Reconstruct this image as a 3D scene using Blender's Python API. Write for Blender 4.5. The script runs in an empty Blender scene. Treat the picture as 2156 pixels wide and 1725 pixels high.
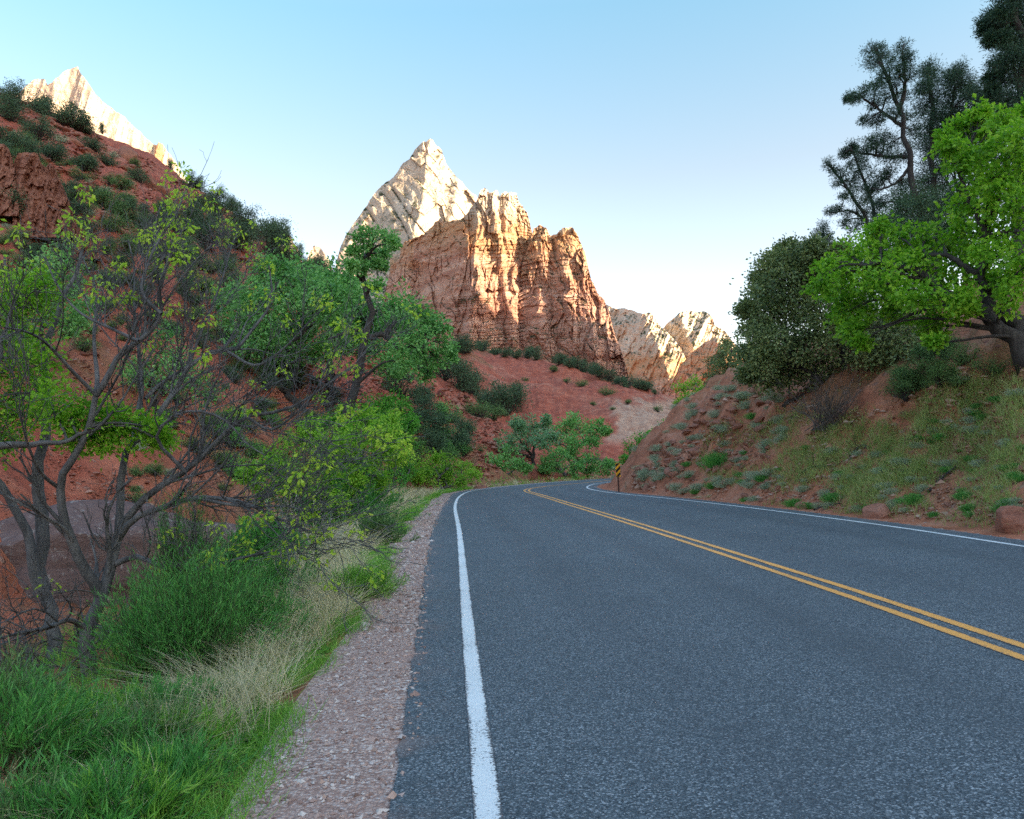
import bpy, math, random
import numpy as np
R_ = math.radians
rng = np.random.default_rng(7)
sc = bpy.context.scene
COL = sc.collection

# ------------------------------------------------------------------ camera frame
# pixel units of a 2156 x 1725 picture are used to survey the place
F, CX, CY, CAMH = 1700.0, 1078.0, 862.5, 1.4
def _n(v): return v / np.linalg.norm(v)
def _cam(x, y): return np.array([(x-CX)/F, -(y-CY)/F, -1.0])
_Y = _n(_cam(955, 978)); _h2 = _n(_cam(2156, 978-0.04*1201))
_Z = _n(np.cross(_h2, _Y)); _X = np.cross(_Y, _Z)
RM = np.array([_X, _Y, _Z])                    # camera -> world
C0 = np.array([0, 0, CAMH])
def ray(x, y):
    x = np.asarray(x, float); y = np.asarray(y, float)
    c = np.stack([(x-CX)/F, -(y-CY)/F, -np.ones_like(x)], -1)
    return c @ RM.T
def at(x, y, r):
    """point seen at a surveyed direction, at horizontal distance r"""
    d = ray(x, y)
    return C0 + d * (np.asarray(r)/np.hypot(d[..., 0], d[..., 1]))[..., None]
def onground(x, y, z=0.0):
    d = ray(x, y); return C0 + d*((z-CAMH)/d[..., 2])[..., None]
def azel(x, y):
    d = ray(x, y); return np.arctan2(d[..., 0], d[..., 1]), d[..., 2]/np.hypot(d[..., 0], d[..., 1])
def proj(p):
    c = (np.asarray(p)-C0) @ RM
    return CX + F*c[..., 0]/-c[..., 2], CY - F*c[..., 1]/-c[..., 2], -c[..., 2]

cam = bpy.data.cameras.new('camera'); co = bpy.data.objects.new('camera', cam); COL.objects.link(co)
from mathutils import Matrix
m4 = Matrix([list(RM[i])+[C0[i]] for i in range(3)]+[[0, 0, 0, 1]])
co.matrix_world = m4
cam.sensor_fit = 'HORIZONTAL'; cam.sensor_width = 36; cam.lens = 36*F/2156
cam.clip_start = 0.05; cam.clip_end = 30000
sc.camera = co

# ------------------------------------------------------------------ noise
def _hash(i, j, k, s):
    h = (i.astype(np.int64)*374761393 + j.astype(np.int64)*668265263 + k.astype(np.int64)*2147483647 + s*974711) & 0xffffffff
    h = ((h ^ (h >> 13))*1274126177) & 0xffffffff
    h = h ^ (h >> 16)
    return (h & 0xffff)/32767.5-1.0
def vn(p, s=0):
    p = np.asarray(p, float); i = np.floor(p); f = p-i; u = f*f*f*(f*(f*6-15)+10)
    a, b, c = i[..., 0], i[..., 1], i[..., 2]; x, y, z = u[..., 0], u[..., 1], u[..., 2]
    def L(q, r, t): return q+(r-q)*t
    return L(L(L(_hash(a, b, c, s), _hash(a+1, b, c, s), x), L(_hash(a, b+1, c, s), _hash(a+1, b+1, c, s), x), y),
             L(L(_hash(a, b, c+1, s), _hash(a+1, b, c+1, s), x), L(_hash(a, b+1, c+1, s), _hash(a+1, b+1, c+1, s), x), y), z)
def fbm(p, o=4, s=0, g=0.5):
    t = 0; a = 1.0; p = np.asarray(p, float)
    for q in range(o): t = t+a*vn(p, s+q*17); a *= g; p = p*2.03+3.7
    return t
def ridged(p, o=3, s=0, g=0.5):
    t = 0; a = 1.0; p = np.asarray(p, float)
    for q in range(o): t = t+a*(1-2*np.abs(vn(p, s+q*13))); a *= g; p = p*2.07+1.3
    return t
def P3(x, y, z=0.0):
    x, y, z = np.broadcast_arrays(np.asarray(x, float), np.asarray(y, float), np.asarray(z, float)); return np.stack([x, y, z], -1)
def sstep(a, b, x):
    t = np.clip((x-a)/(b-a), 0, 1); return t*t*(3-2*t)

# ------------------------------------------------------------------ meshes
def mesh(name, V, quads=None, tris=None, mats=(), midx=None, smooth=True, attr=None):
    me = bpy.data.meshes.new(name)
    V = np.ascontiguousarray(V, np.float32).reshape(-1, 3)
    q = np.zeros((0, 4), int) if quads is None else np.asarray(quads).reshape(-1, 4)
    t = np.zeros((0, 3), int) if tris is None else np.asarray(tris).reshape(-1, 3)
    me.vertices.add(len(V)); me.vertices.foreach_set('co', V.ravel())
    nl = q.size+t.size; me.loops.add(nl)
    me.loops.foreach_set('vertex_index', np.concatenate([q.ravel(), t.ravel()]).astype(np.int32))
    npoly = len(q)+len(t); me.polygons.add(npoly)
    ls = np.concatenate([np.arange(len(q))*4, q.size+np.arange(len(t))*3]).astype(np.int32)
    me.polygons.foreach_set('loop_start', ls)
    for m in mats: me.materials.append(m)
    if midx is not None: me.polygons.foreach_set('material_index', np.asarray(midx, np.int32))
    me.update(calc_edges=True)
    me.polygons.foreach_set('use_smooth', np.full(npoly, bool(smooth)))
    if attr:
        for k, v in attr.items():
            a = me.attributes.new(k, 'FLOAT', 'POINT'); a.data.foreach_set('value', np.asarray(v, np.float32).ravel())
    return me
def obj(name, me, parent=None, loc=None):
    o = bpy.data.objects.new(name, me); COL.objects.link(o)
    if parent is not None:
        o.parent = parent
        if loc is None and parent.location.length > 0: o.location = -parent.location
    if loc is not None: o.location = loc
    return o
def tag(o, label=None, cat=None, group=None, kind=None):
    if label: o['label'] = label
    if cat: o['category'] = cat
    if group: o['group'] = group
    if kind: o['kind'] = kind
    return o
def thing(name, label, cat, loc, group=None):
    o = bpy.data.objects.new(name, None); COL.objects.link(o); o.location = [float(v) for v in loc]; o.empty_display_size = .3
    return tag(o, label, cat, group)
def gridfaces(n, m, wrap=False):
    i = np.arange(n-1)[:, None]; j = np.arange(m if wrap else m-1)[None, :]; j2 = (j+1) % m
    return np.stack([i*m+j, i*m+j2, (i+1)*m+j2, (i+1)*m+j], -1).reshape(-1, 4)
def tubes(P, R, sides=5):
    """P (N,k,3) paths, R (N,k) radii -> verts, quads"""
    P = np.asarray(P, float); R = np.asarray(R, float); N, k, _ = P.shape
    if N == 0: return np.zeros((0, 3)), np.zeros((0, 4), int)
    T = np.gradient(P, axis=1); T /= np.linalg.norm(T, axis=2, keepdims=True)+1e-9
    ref = np.where((np.abs(T.mean(1))[:, 2] > .9)[:, None], [1., 0, 0], [0, 0, 1.])[:, None, :]
    A = np.cross(T, ref); A /= np.linalg.norm(A, axis=2, keepdims=True)+1e-9
    B = np.cross(T, A)
    a = np.arange(sides)*2*np.pi/sides
    V = P[:, :, None]+R[:, :, None, None]*(A[:, :, None]*np.cos(a)[:, None]+B[:, :, None]*np.sin(a)[:, None])
    f = gridfaces(k, sides, True)
    Q = (np.arange(N)[:, None, None]*k*sides+f[None]).reshape(-1, 4)
    return V.reshape(-1, 3), Q
class Geo:
    def __init__(s): s.V = []; s.Q = []; s.T = []; s.n = 0
    def add(s, V, Q=None, T=None):
        if Q is not None and len(Q): s.Q.append(np.asarray(Q)+s.n)
        if T is not None and len(T): s.T.append(np.asarray(T)+s.n)
        s.V.append(np.asarray(V).reshape(-1, 3)); s.n += len(s.V[-1])
    def mesh(s, name, mat, smooth=True):
        return mesh(name, np.concatenate(s.V), np.concatenate(s.Q) if s.Q else None, np.concatenate(s.T) if s.T else None, [mat], smooth=smooth)
def resample(pts, k):
    pts = np.asarray(pts, float); d = np.r_[0, np.cumsum(np.linalg.norm(np.diff(pts, axis=0), axis=1))]
    t = np.linspace(0, d[-1], k)
    # cubic (Catmull-Rom like) through numpy gradient tangents
    m = np.gradient(pts, d, axis=0) if len(pts) > 2 else np.tile((pts[1]-pts[0])/d[-1], (2, 1))
    i = np.clip(np.searchsorted(d, t, side='right')-1, 0, len(pts)-2); h = (d[i+1]-d[i])[:, None]; u = ((t-d[i])/(d[i+1]-d[i]))[:, None]
    return (2*u**3-3*u**2+1)*pts[i]+(u**3-2*u**2+u)*h*m[i]+(-2*u**3+3*u**2)*pts[i+1]+(u**3-u**2)*h*m[i+1]
def runit(n, g=rng):
    v = g.normal(size=(n, 3)); return v/(np.linalg.norm(v, axis=1, keepdims=True)+1e-9)
def leaves(c, d, L, W, g=rng, fold=.25):
    """kite leaves at c, along d"""
    n = len(c); L = np.broadcast_to(L, n)[:, None]; W = np.broadcast_to(W, n)[:, None]
    d = d/(np.linalg.norm(d, axis=1, keepdims=True)+1e-9)
    w = np.cross(d, runit(n, g)); w /= np.linalg.norm(w, axis=1, keepdims=True)+1e-9
    nn = np.cross(d, w)
    V = np.stack([c, c+d*L*.5+w*W*.5+nn*W*fold, c+d*L, c+d*L*.5-w*W*.5+nn*W*fold], 1)
    return V.reshape(-1, 3), np.arange(4*n).reshape(n, 4)
def blades(p, d, L, W, bend, g=rng, seg=3):
    """grass blades: root p, direction d, droop vector bend"""
    n = len(p); L = np.broadcast_to(L, n)[:, None]; W = np.broadcast_to(W, n)[:, None]
    w = np.cross(d, runit(n, g)); w /= np.linalg.norm(w, axis=1, keepdims=True)+1e-9
    rows = []
    for i in range(seg+1):
        t = i/seg; q = p+d*L*t+bend*L*t*t; s = W*.5*(1-t)**.7+W*.03
        rows += [q-w*s, q+w*s]
    V = np.stack(rows, 1); f = np.array([[2*i, 2*i+1, 2*i+3, 2*i+2] for i in range(seg)])
    Q = (np.arange(n)[:, None, None]*(2*seg+2)+f[None]).reshape(-1, 4)
    return V.reshape(-1, 3), Q

# ------------------------------------------------------------------ materials
class NT:
    def __init__(s, name):
        s.m = bpy.data.materials.new(name); s.m.use_nodes = True; s.t = s.m.node_tree; s.t.nodes.clear()
        s.out = s.t.nodes.new('ShaderNodeOutputMaterial')
    def n(s, typ, inp=None, **kw):
        x = s.t.nodes.new('ShaderNode'+typ)
        for k, v in kw.items(): setattr(x, k, v)
        for k, v in (inp or {}).items(): s.set(x, k, v)
        return x
    def set(s, x, k, v):
        i = x.inputs[k]
        if isinstance(v, bpy.types.NodeSocket): s.t.links.new(v, i)
        else:
            if i.type == 'RGBA' and len(v) == 3: v = (*v, 1)
            i.default_value = v
    def coord(s, scale=(1, 1, 1), which='Object', rot=(0, 0, 0)):
        c = s.n('TexCoord'); m = s.n('Mapping', {'Vector': c.outputs[which], 'Scale': scale, 'Rotation': rot}); return m.outputs[0]
    def noise(s, vec, scale, detail=5, rough=.55, dist=0.0):
        return s.n('TexNoise', {'Vector': vec, 'Scale': scale, 'Detail': detail, 'Roughness': rough, 'Distortion': dist}).outputs[0]
    def vor(s, vec, scale, feature='F1', out=0, rnd=1.0):
        return s.n('TexVoronoi', {'Vector': vec, 'Scale': scale, 'Randomness': rnd}, feature=feature).outputs[out]
    def ramp(s, fac, stops, interp='LINEAR'):
        r = s.n('ValToRGB', {'Fac': fac}); cr = r.color_ramp; cr.interpolation = interp
        while len(cr.elements) < len(stops): cr.elements.new(.5)
        for e, (p, c) in zip(cr.elements, stops):
            e.position = p; e.color = (*c, 1) if not isinstance(c, (int, float)) else (c, c, c, 1)
        return r.outputs[0]
    def math(s, op, a, b=0.0, clamp=False):
        x = s.n('Math', operation=op, use_clamp=clamp); s.set(x, 0, a); s.set(x, 1, b); return x.outputs[0]
    def mix(s, f, a, b, mode='MIX'):
        x = s.n('Mix', data_type='RGBA', blend_type=mode); s.set(x, 0, f); s.set(x, 6, a); s.set(x, 7, b); return x.outputs[2]
    def bump(s, h, strength=.5, dist=.05, nrm=None):
        b = s.n('Bump', {'Height': h, 'Strength': strength, 'Distance': dist})
        if nrm is not None: s.set(b, 'Normal', nrm)
        return b.outputs[0]
    def attr(s, name): return s.n('Attribute', attribute_name=name).outputs['Fac']
    def pbr(s, col, rough=.85, nrm=None, spec=.3, **kw):
        b = s.n('BsdfPrincipled', {'Base Color': col, 'Roughness': rough, 'Specular IOR Level': spec, **kw})
        if nrm is not None: s.set(b, 'Normal', nrm)
        s.t.links.new(b.outputs[0], s.out.inputs[0]); return s.m

def leaf_mat(name, cols, trans=.35, rough=.55, sat_noise=.6):
    s = NT(name)
    ri = s.n('NewGeometry').outputs['Random Per Island']
    big = s.noise(s.coord(), sat_noise, 2)
    f = s.math('ADD', s.math('MULTIPLY', ri, .62), s.math('MULTIPLY', s.math('SUBTRACT', big, .31), 1.0), True)
    c = s.ramp(f, [(i/(len(cols)-1), k) for i, k in enumerate(cols)])
    a = s.n('BsdfPrincipled', {'Base Color': c, 'Roughness': rough, 'Specular IOR Level': .35})
    b = s.n('BsdfTranslucent', {'Color': s.mix(.35, c, (.5, .75, .06), 'OVERLAY')})
    mx = s.n('MixShader', {0: trans, 1: a.outputs[0], 2: b.outputs[0]})
    s.t.links.new(mx.outputs[0], s.out.inputs[0]); return s.m
def bark_mat(name, c1, c2, scale=9):
    s = NT(name); v = s.coord((1, 1, .3)); n = s.noise(v, scale, 6, .65)
    c = s.ramp(n, [(.3, c1), (.7, c2)])
    return s.pbr(c, .9, s.bump(s.noise(s.coord((1, 1, .22)), scale*2.5, 5, .7), .9, .03))
def flat_mat(name, c, rough=.8):
    s = NT(name); n = s.noise(s.coord(), 6, 4)
    return s.pbr(s.mix(n, tuple(x*.75 for x in c), tuple(min(1, x*1.2) for x in c)), rough)
# ------------------------------------------------------------------ light
SUN_EL, SUN_AZ = R_(19), R_(124)          # azimuth from +Y towards +X
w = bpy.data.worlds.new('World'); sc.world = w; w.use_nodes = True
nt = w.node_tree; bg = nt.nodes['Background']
sky = nt.nodes.new('ShaderNodeTexSky'); sky.sky_type = 'NISHITA'; sky.sun_disc = False
sky.sun_elevation = SUN_EL; sky.sun_rotation = SUN_AZ
sky.altitude = 1300; sky.air_density = 1.0; sky.dust_density = 3.0; sky.ozone_density = 1.3
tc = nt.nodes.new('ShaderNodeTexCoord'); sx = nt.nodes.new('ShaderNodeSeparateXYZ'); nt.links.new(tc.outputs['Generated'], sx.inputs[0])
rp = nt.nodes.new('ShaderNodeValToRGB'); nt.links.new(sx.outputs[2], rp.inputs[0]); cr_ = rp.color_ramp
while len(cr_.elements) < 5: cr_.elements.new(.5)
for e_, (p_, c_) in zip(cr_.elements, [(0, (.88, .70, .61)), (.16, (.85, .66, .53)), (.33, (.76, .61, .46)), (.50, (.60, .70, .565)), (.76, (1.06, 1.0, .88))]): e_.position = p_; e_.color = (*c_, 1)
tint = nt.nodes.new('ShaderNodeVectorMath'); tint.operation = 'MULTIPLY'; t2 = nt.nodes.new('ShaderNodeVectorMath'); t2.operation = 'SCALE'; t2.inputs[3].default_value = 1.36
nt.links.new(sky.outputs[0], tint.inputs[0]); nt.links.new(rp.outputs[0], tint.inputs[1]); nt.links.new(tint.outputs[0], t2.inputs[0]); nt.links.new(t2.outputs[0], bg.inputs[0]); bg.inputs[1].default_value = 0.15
sl = bpy.data.lights.new('sun', 'SUN'); sl.energy = 5; sl.angle = R_(.5); sl.color = (1, .77, .52)
so = bpy.data.objects.new('sun', sl); COL.objects.link(so)
from mathutils import Vector
SUND = Vector((math.sin(SUN_AZ)*math.cos(SUN_EL), math.cos(SUN_AZ)*math.cos(SUN_EL), math.sin(SUN_EL)))
so.rotation_euler = SUND.to_track_quat('Z', 'Y').to_euler(); so.location = (0, 0, 60)
sc.view_settings.view_transform = 'Standard'; sc.view_settings.look = 'None'
sc.view_settings.gamma = 1; sc.view_settings.use_curve_mapping = False
sc.view_settings.exposure = 1.8
sc.cycles.max_bounces = 6; sc.cycles.diffuse_bounces = 4; sc.cycles.transmission_bounces = 4
sc.cycles.use_denoising = False

# ------------------------------------------------------------------ plan of the road (metres)
def gp(l): a = np.array(l, float); return onground(a[:, 0], a[:, 1])[:, :2]
Lw = gp([(1029, 1725), (1012, 1560), (990, 1370), (975, 1200), (967, 1120), (959, 1061), (967, 1046), (980, 1038), (1002, 1032), (1042, 1027), (1106, 1021), (1202, 1013)])
Rw = gp([(2156, 1151), (1900, 1112), (1700, 1085), (1500, 1060), (1380, 1047), (1302, 1039.5), (1250, 1032), (1236, 1028), (1240, 1023), (1266, 1017)])
Yw = gp([(2156, 1374), (1900, 1285), (1600, 1187), (1300, 1092), (1200, 1062), (1135, 1042), (1108, 1034), (1112, 1030), (1150, 1024), (1230, 1017)])
def ext(p, tail):
    d = p[0]-p[1]; d /= np.linalg.norm(d); d = np.array([0.0, -1.0])*.9+d*.1
    return np.vstack([p[0]+d*np.array([[40], [15.]]), p, tail])
tl = Lw[-1]; tr = Rw[-1]
Lw = ext(Lw, tl+np.array([[3.5, 2.2], [10, 4.6], [19, 5.6], [30, 5], [50, 0], [70, -10]]))
Rw = ext(Rw, tr+np.array([[2.6, 3.2], [7.5, 6.4], [14, 7.6], [21, 7.4], [42, 2.4], [62, -7.6]]))
def smooth2(p, k=400):
    q = resample(np.c_[p, np.zeros(len(p))], k)[:, :2]
    for _ in range(12): q[1:-1] = (q[:-2]+2*q[1:-1]+q[2:])/4
    return q
Lw, Rw = smooth2(Lw), smooth2(Rw)
_ye = ext(Yw, (Lw[-130::30]+Rw[-130::30])/2 if False else np.zeros((0, 2)))
# far part of the yellow line: half way between the white ones
def nearest(p, q): return q[np.argmin(((p[:, None]-q[None])**2).sum(-1), 1)]
far = Lw[Lw[:, 0] > Yw[-1][0]+2.5]; far = far[far[:, 0] > 5]
mid = (far+nearest(far, Rw))/2
Yw = smooth2(np.vstack([_ye, mid[mid[:, 0] > Yw[-1][0]+2.0][::12]]))
def offset(p, d):
    t = np.gradient(p, axis=0); t /= np.linalg.norm(t, axis=1, keepdims=True)
    return p+np.c_[t[:, 1], -t[:, 0]]*np.reshape(d, (-1, 1))           # +d = to the right of travel
Ae = gp([(815, 1725), (835, 1600), (858, 1480), (878, 1350), (890, 1240), (901, 1170), (911, 1112), (927, 1077), (946, 1049), (962, 1037)])
Ae = smooth2(np.vstack([[Ae[0]+[-.05, -40]], Ae, offset(Lw, -.45)[Lw[:, 1] > Ae[-1][1]+2.5][::12]]))
Ge = gp([(488, 1725), (507, 1675), (623, 1535), (679, 1419), (763, 1331), (790, 1270), (803, 1200), (831, 1144), (856, 1102), (882, 1074), (911, 1050), (945, 1037)])
Ge = smooth2(np.vstack([[Ge[0]+[-.3, -40]], Ge, offset(Lw, -1.0)[Lw[:, 1] > Ge[-1][1]+3][::12]]))
Be = offset(Rw, .45)
def polydist(X, Y, p, step=1):
    """unsigned distance and signed side (+ right of travel) to polyline p, brute force in chunks"""
    q = p[::step]; a = q[:-1]; b = q[1:]; ab = b-a; l2 = (ab**2).sum(1)+1e-12
    X = np.asarray(X, float).ravel(); Y = np.asarray(Y, float).ravel(); D = np.empty(len(X)); S = np.empty(len(X))
    for i in range(0, len(X), 20000):
        px, py = X[i:i+20000, None], Y[i:i+20000, None]
        t = np.clip(((px-a[:, 0])*ab[:, 0]+(py-a[:, 1])*ab[:, 1])/l2, 0, 1)
        dx = px-(a[:, 0]+t*ab[:, 0]); dy = py-(a[:, 1]+t*ab[:, 1]); d2 = dx*dx+dy*dy
        k = np.argmin(d2, 1); r = np.arange(len(k)); D[i:i+20000] = np.sqrt(d2[r, k])
        S[i:i+20000] = np.sign(ab[k, 1]*dx[r, k]-ab[k, 0]*dy[r, k])
    return D*S
_gx, _gy = np.arange(-150, 151, .3), np.arange(-45, 151, .3)
def _dgrid(p):
    X, Y = np.meshgrid(_gx, _gy, indexing='ij'); return polydist(X, Y, p, 8).reshape(X.shape)
DGG, DGB = _dgrid(Ge), _dgrid(Be)
def dlook(G, X, Y):
    u = np.clip((X-_gx[0])/.3, 0, len(_gx)-1.001); v = np.clip((Y-_gy[0])/.3, 0, len(_gy)-1.001); i = u.astype(int); j = v.astype(int); a = u-i; b = v-j
    return (G[i, j]*(1-a)+G[i+1, j]*a)*(1-b)+(G[i, j+1]*(1-a)+G[i+1, j+1]*a)*b
# ------------------------------------------------------------------ terrain height
def curve(px, sort=True):
    a = np.array(px, float); az, el = azel(a[:, 0], a[:, 1]); return az, el
SK1 = [(-2200, 120), (-600, 60), (0, 200), (60, 220), (150, 262), (230, 300), (320, 335), (390, 388), (440, 420), (520, 470), (600, 530), (680, 590), (760, 650), (860, 742), (940, 800), (1040, 880), (1110, 950), (1180, 1000), (1400, 1060)]
A1, E1 = curve(SK1)
R1c = np.interp(A1, curve([(-2200, 0), (0, 0), (400, 0), (700, 0), (1000, 0), (1180, 0)])[0], [170, 160, 145, 112, 80, 64])
SK2 = [(400, 660), (700, 690), (900, 726), (973, 740), (1060, 750), (1150, 767), (1250, 792), (1351, 817), (1430, 842), (1500, 855), (1700, 880), (2100, 880)]
A2, E2 = curve(SK2)
DETAIL = True
def zbank(X, Y, dB):
    hump = 5.0+.27*np.maximum(dB-6, 0)+1.0*vn(P3(X/7, Y/7), 5)
    lin = .90*np.maximum(dB-.55, 0)
    k = .8; z = -k*np.log(np.exp(-lin/k)+np.exp(-hump/k)); z = np.minimum(z, lin)
    return z
def zterrain(X, Y):
    X = np.asarray(X, float); Y = np.asarray(Y, float); sh = X.shape; X = X.ravel(); Y = Y.ravel()
    r = np.hypot(X, Y); az = np.arctan2(X, Y)
    near = r < 140
    dG = np.full(len(X), -200.0); dB = np.full(len(X), -200.0)
    dG[near] = dlook(DGG, X[near], Y[near]); dB[near] = dlook(DGB, X[near], Y[near])
    right = (az > R_(-5)) & (r >= 140); dB[right & (az > R_(18))] = 120
    left = -dG                                   # metres left of the gravel edge
    # gully on the left
    vw = np.clip((Y-14)/25, 0, 1)                 # the verge flattens out towards the bend
    zg = -.10*sstep(0, .5, left)-(1.75-1.2*vw)*sstep(.7, 5.2, left)
    z = np.where(left > 0, zg, 0.0)
    z = np.where((left <= 0) & (dB <= 0), -.05, z)
    z = np.where((left > 0) & (left < .35), z-.02, z)
    # hills
    el = np.interp(az, A1, E1); r1 = np.interp(az, A1, R1c); r0 = np.interp(az, curve([(-600, 0), (0, 0), (400, 0), (900, 0), (1180, 0)])[0], [15, 16, 22, 40, 57])
    t = (r-r0)/(r1-r0); zc = CAMH+el*r1
    h = -1.4+(zc+1.4)*np.where(t < 1, np.clip(t, 0, 1)**.92, 1-.35*(t-1))
    nb = fbm(P3(X/26, Y/26), 4, 11)*2.3*np.clip(t, 0, 1)*np.clip(1.15-t, 0.1, 1)+(ridged(P3(X/7, Y/7), 4, 4, .6)*.8+.35*np.abs(fbm(P3(X/2.2, Y/2.2), 3, 14)))*np.clip(t*5, 0, 1)*np.clip(1.25-t, .35, 1)
    front = np.cos(az) > -.2
    h = np.where(front, h+nb, -50)
    h = np.where(az > R_(20), -50, h)
    el2 = np.interp(az, A2, E2); r20, r21 = 80.0, 190.0
    t2 = (r-r20)/(r21-r20); zc2 = CAMH+el2*r21
    gul = ridged(P3(az*22+r*.012+.9*vn(P3(az*14, r/30), 2), r/90), 3, 31)*.75+fbm(P3(X/14, Y/14), 5, 8)*1.5
    prof = np.interp(t2, [0, .18, .55, .8, 1.0, 1.6, 5], [0, .10, .62, .90, 1, .9, .5])
    h2 = -1.0+(zc2+1.0)*prof+gul*np.clip(t2*3, 0, 1)*np.clip((1.12-t2)*2.5, .12, 1)
    h2 = np.where(front & (np.abs(az) < R_(60)), h2, -50)
    hh = np.maximum(h, h2)
    z = np.where(left > 1.5, np.maximum(z, np.minimum(hh, hh)), z)
    # right bank
    zb = zbank(X, Y, dB)
    zb = np.where(r > 140, np.minimum(zb, 8+0*zb), zb)
    inb = (dB > 0) & (left < 0)
    z = np.where(inb, np.where(front & (r > 85), np.maximum(np.where(az > R_(22), zb, -1), h2), zb), z)
    # roughness
    nz = fbm(P3(X/1.1, Y/1.1), 4, 21, .6)*.14+ridged(P3(X/3.1, Y/3.1), 4, 3, .6)*.27+fbm(P3(X/.4, Y/.4), 2, 24)*.03
    z = z+np.where(inb, nz*np.clip(dB*.8-.4, 0, 1.6), 0)+np.where(left > 1.2, nz*.8, 0)
    return z.reshape(sh)
_HA = np.linspace(R_(-62), R_(62), 2600); _HR = np.geomspace(1.5, 330, 700); _HE = None
def hit(px, py, rmin=3., rmax=230., n=0):
    """first point of the terrain seen in a surveyed direction"""
    global _HE
    if _HE is None:
        A, Rg = np.meshgrid(_HA, _HR, indexing='ij'); _HE = (zterrain(Rg*np.sin(A), Rg*np.cos(A))-CAMH)/Rg
    px = np.atleast_1d(np.asarray(px, float)); py = np.atleast_1d(np.asarray(py, float)); az, el = azel(px, py)
    i = np.clip(np.round((az-_HA[0])/(_HA[1]-_HA[0])).astype(int), 0, len(_HA)-1); k0 = np.searchsorted(_HR, rmin); k1 = np.searchsorted(_HR, rmax)
    k = np.empty(len(px), int); ok = np.empty(len(px), bool); f = np.zeros(len(px))
    for c in range(0, len(px), 4000):
        E = _HE[i[c:c+4000], k0:k1]; ab = E >= el[c:c+4000, None]; ok[c:c+4000] = ab.any(1); kk = np.argmax(ab, 1); k[c:c+4000] = kk+k0
        r = np.arange(len(kk)); e1 = E[r, kk]; e0 = E[r, np.maximum(kk-1, 0)]; f[c:c+4000] = np.where(kk > 0, np.clip((el[c:c+4000]-e0)/(e1-e0+1e-9), 0, 1), 1)
    rr = _HR[k-1]*(1-f)+_HR[k]*f; Q = np.stack([rr*np.sin(az), rr*np.cos(az), 0*rr], -1)
    Q[:, 2] = zterrain(Q[:, 0], Q[:, 1]); return Q, ok

# ------------------------------------------------------------------ ground materials
def soil_mat():
    s = NT('red soil'); v = s.coord()
    n1 = s.noise(v, .07, 5, .6); n2 = s.noise(v, .9, 6, .65); n3 = s.noise(v, 9, 5, .7)
    red = s.ramp(n2, [(.28, (.22, .060, .038)), (.5, (.44, .120, .072)), (.72, (.57, .215, .135))])
    org = s.ramp(n2, [(.28, (.29, .10, .055)), (.5, (.54, .20, .11)), (.75, (.66, .33, .22))])
    bankf = s.attr('bank'); c = s.mix(bankf, red, org)
    pal = s.attr('pale'); c = s.mix(pal, c, s.ramp(n2, [(.3, (.36, .17, .11)), (.6, (.58, .38, .27))]))
    grn = s.attr('green'); gc = s.ramp(n3, [(.3, (.12, .12, .05)), (.7, (.26, .22, .11))])
    c = s.mix(s.math('MULTIPLY', grn, s.ramp(s.noise(v, 1.7, 5, .7), [(.35, 0.25), (.6, .95)])), c, gc)
    vv = s.vor(v, 3.5, out=1); sp = s.vor(v, 3.5); lit = s.ramp(sp, [(.0, 1.0), (.22, 1.0), (.3, 0.0)])
    stone = s.mix(s.n('SeparateColor', {0: vv}).outputs[0], (.30, .13, .09), (.50, .30, .22))
    gate = s.ramp(s.n('SeparateColor', {0: vv}).outputs[1], [(.72, 0.0), (.76, 1.0)])
    c = s.mix(s.math('MULTIPLY', lit, gate), c, stone)
    c = s.mix(s.ramp(n1, [(.35, 0.0), (.65, .45)]), c, s.mix(.5, c, (.18, .06, .045)))
    hb = s.math('ADD', s.math('MULTIPLY', n3, .5), s.math('ADD', s.math('MULTIPLY', n2, 1.4), s.math('MULTIPLY', lit, .35)))
    return s.pbr(c, .95, s.bump(hb, .85, .16), .15)
def asphalt_mat():
    s = NT('asphalt'); v = s.coord()
    a = s.vor(v, 120, out=1); ch = s.n('SeparateColor', {0: a}).outputs[0]
    base = s.ramp(ch, [(0, (.028, .038, .046)), (.45, (.072, .095, .110)), (.8, (.135, .166, .186)), (1, (.36, .40, .43))])
    patch = s.noise(v, .55, 4, .6); strip = s.noise(s.coord((1.2, .05, 1)), 1.6, 3, .5)
    base = s.mix(s.ramp(patch, [(.35, 0.0), (.7, .35)]), base, (.058, .074, .085))
    base = s.mix(s.ramp(strip, [(.45, 0.0), (.75, .30)]), base, (.062, .078, .087))
    far = s.noise(v, 300, 2); tr = s.attr('track'); base = s.mix(s.math('MULTIPLY', tr, s.ramp(s.noise(v, .8, 3), [(.3, .35), (.7, .75)])), base, s.mix(.55, base, (.062, .076, .088)))
    dust = s.math('MULTIPLY', s.attr('edge'), s.ramp(s.noise(v, 2.2, 5, .7), [(.45, 0.0), (.7, .6)])); base = s.mix(dust, base, (.30, .20, .165))
    return s.pbr(base, .78, s.bump(s.math('ADD', s.vor(v, 120), s.math('MULTIPLY', far, .3)), .55, .006), .35)
def paint_mat(name, c, worn=(.09, .093, .10)):
    s = NT(name); v = s.coord(); n = s.noise(v, 60, 5, .75); b = s.noise(v, 1.3, 3)
    e = s.attr('edge')
    f = s.math('ADD', n, s.math('MULTIPLY', s.math('SUBTRACT', b, .5), .35))
    f = s.math('SUBTRACT', f, s.math('MULTIPLY', s.math('POWER', e, 4.0), .23))
    k = s.ramp(f, [(.34, 0.0), (.42, 1.0)])
    col = s.mix(k, worn, s.mix(s.noise(v, 5, 4), tuple(x*.86 for x in c), c))
    return s.pbr(col, .6, s.bump(s.vor(v, 95), .35, .005), .3)
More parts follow.
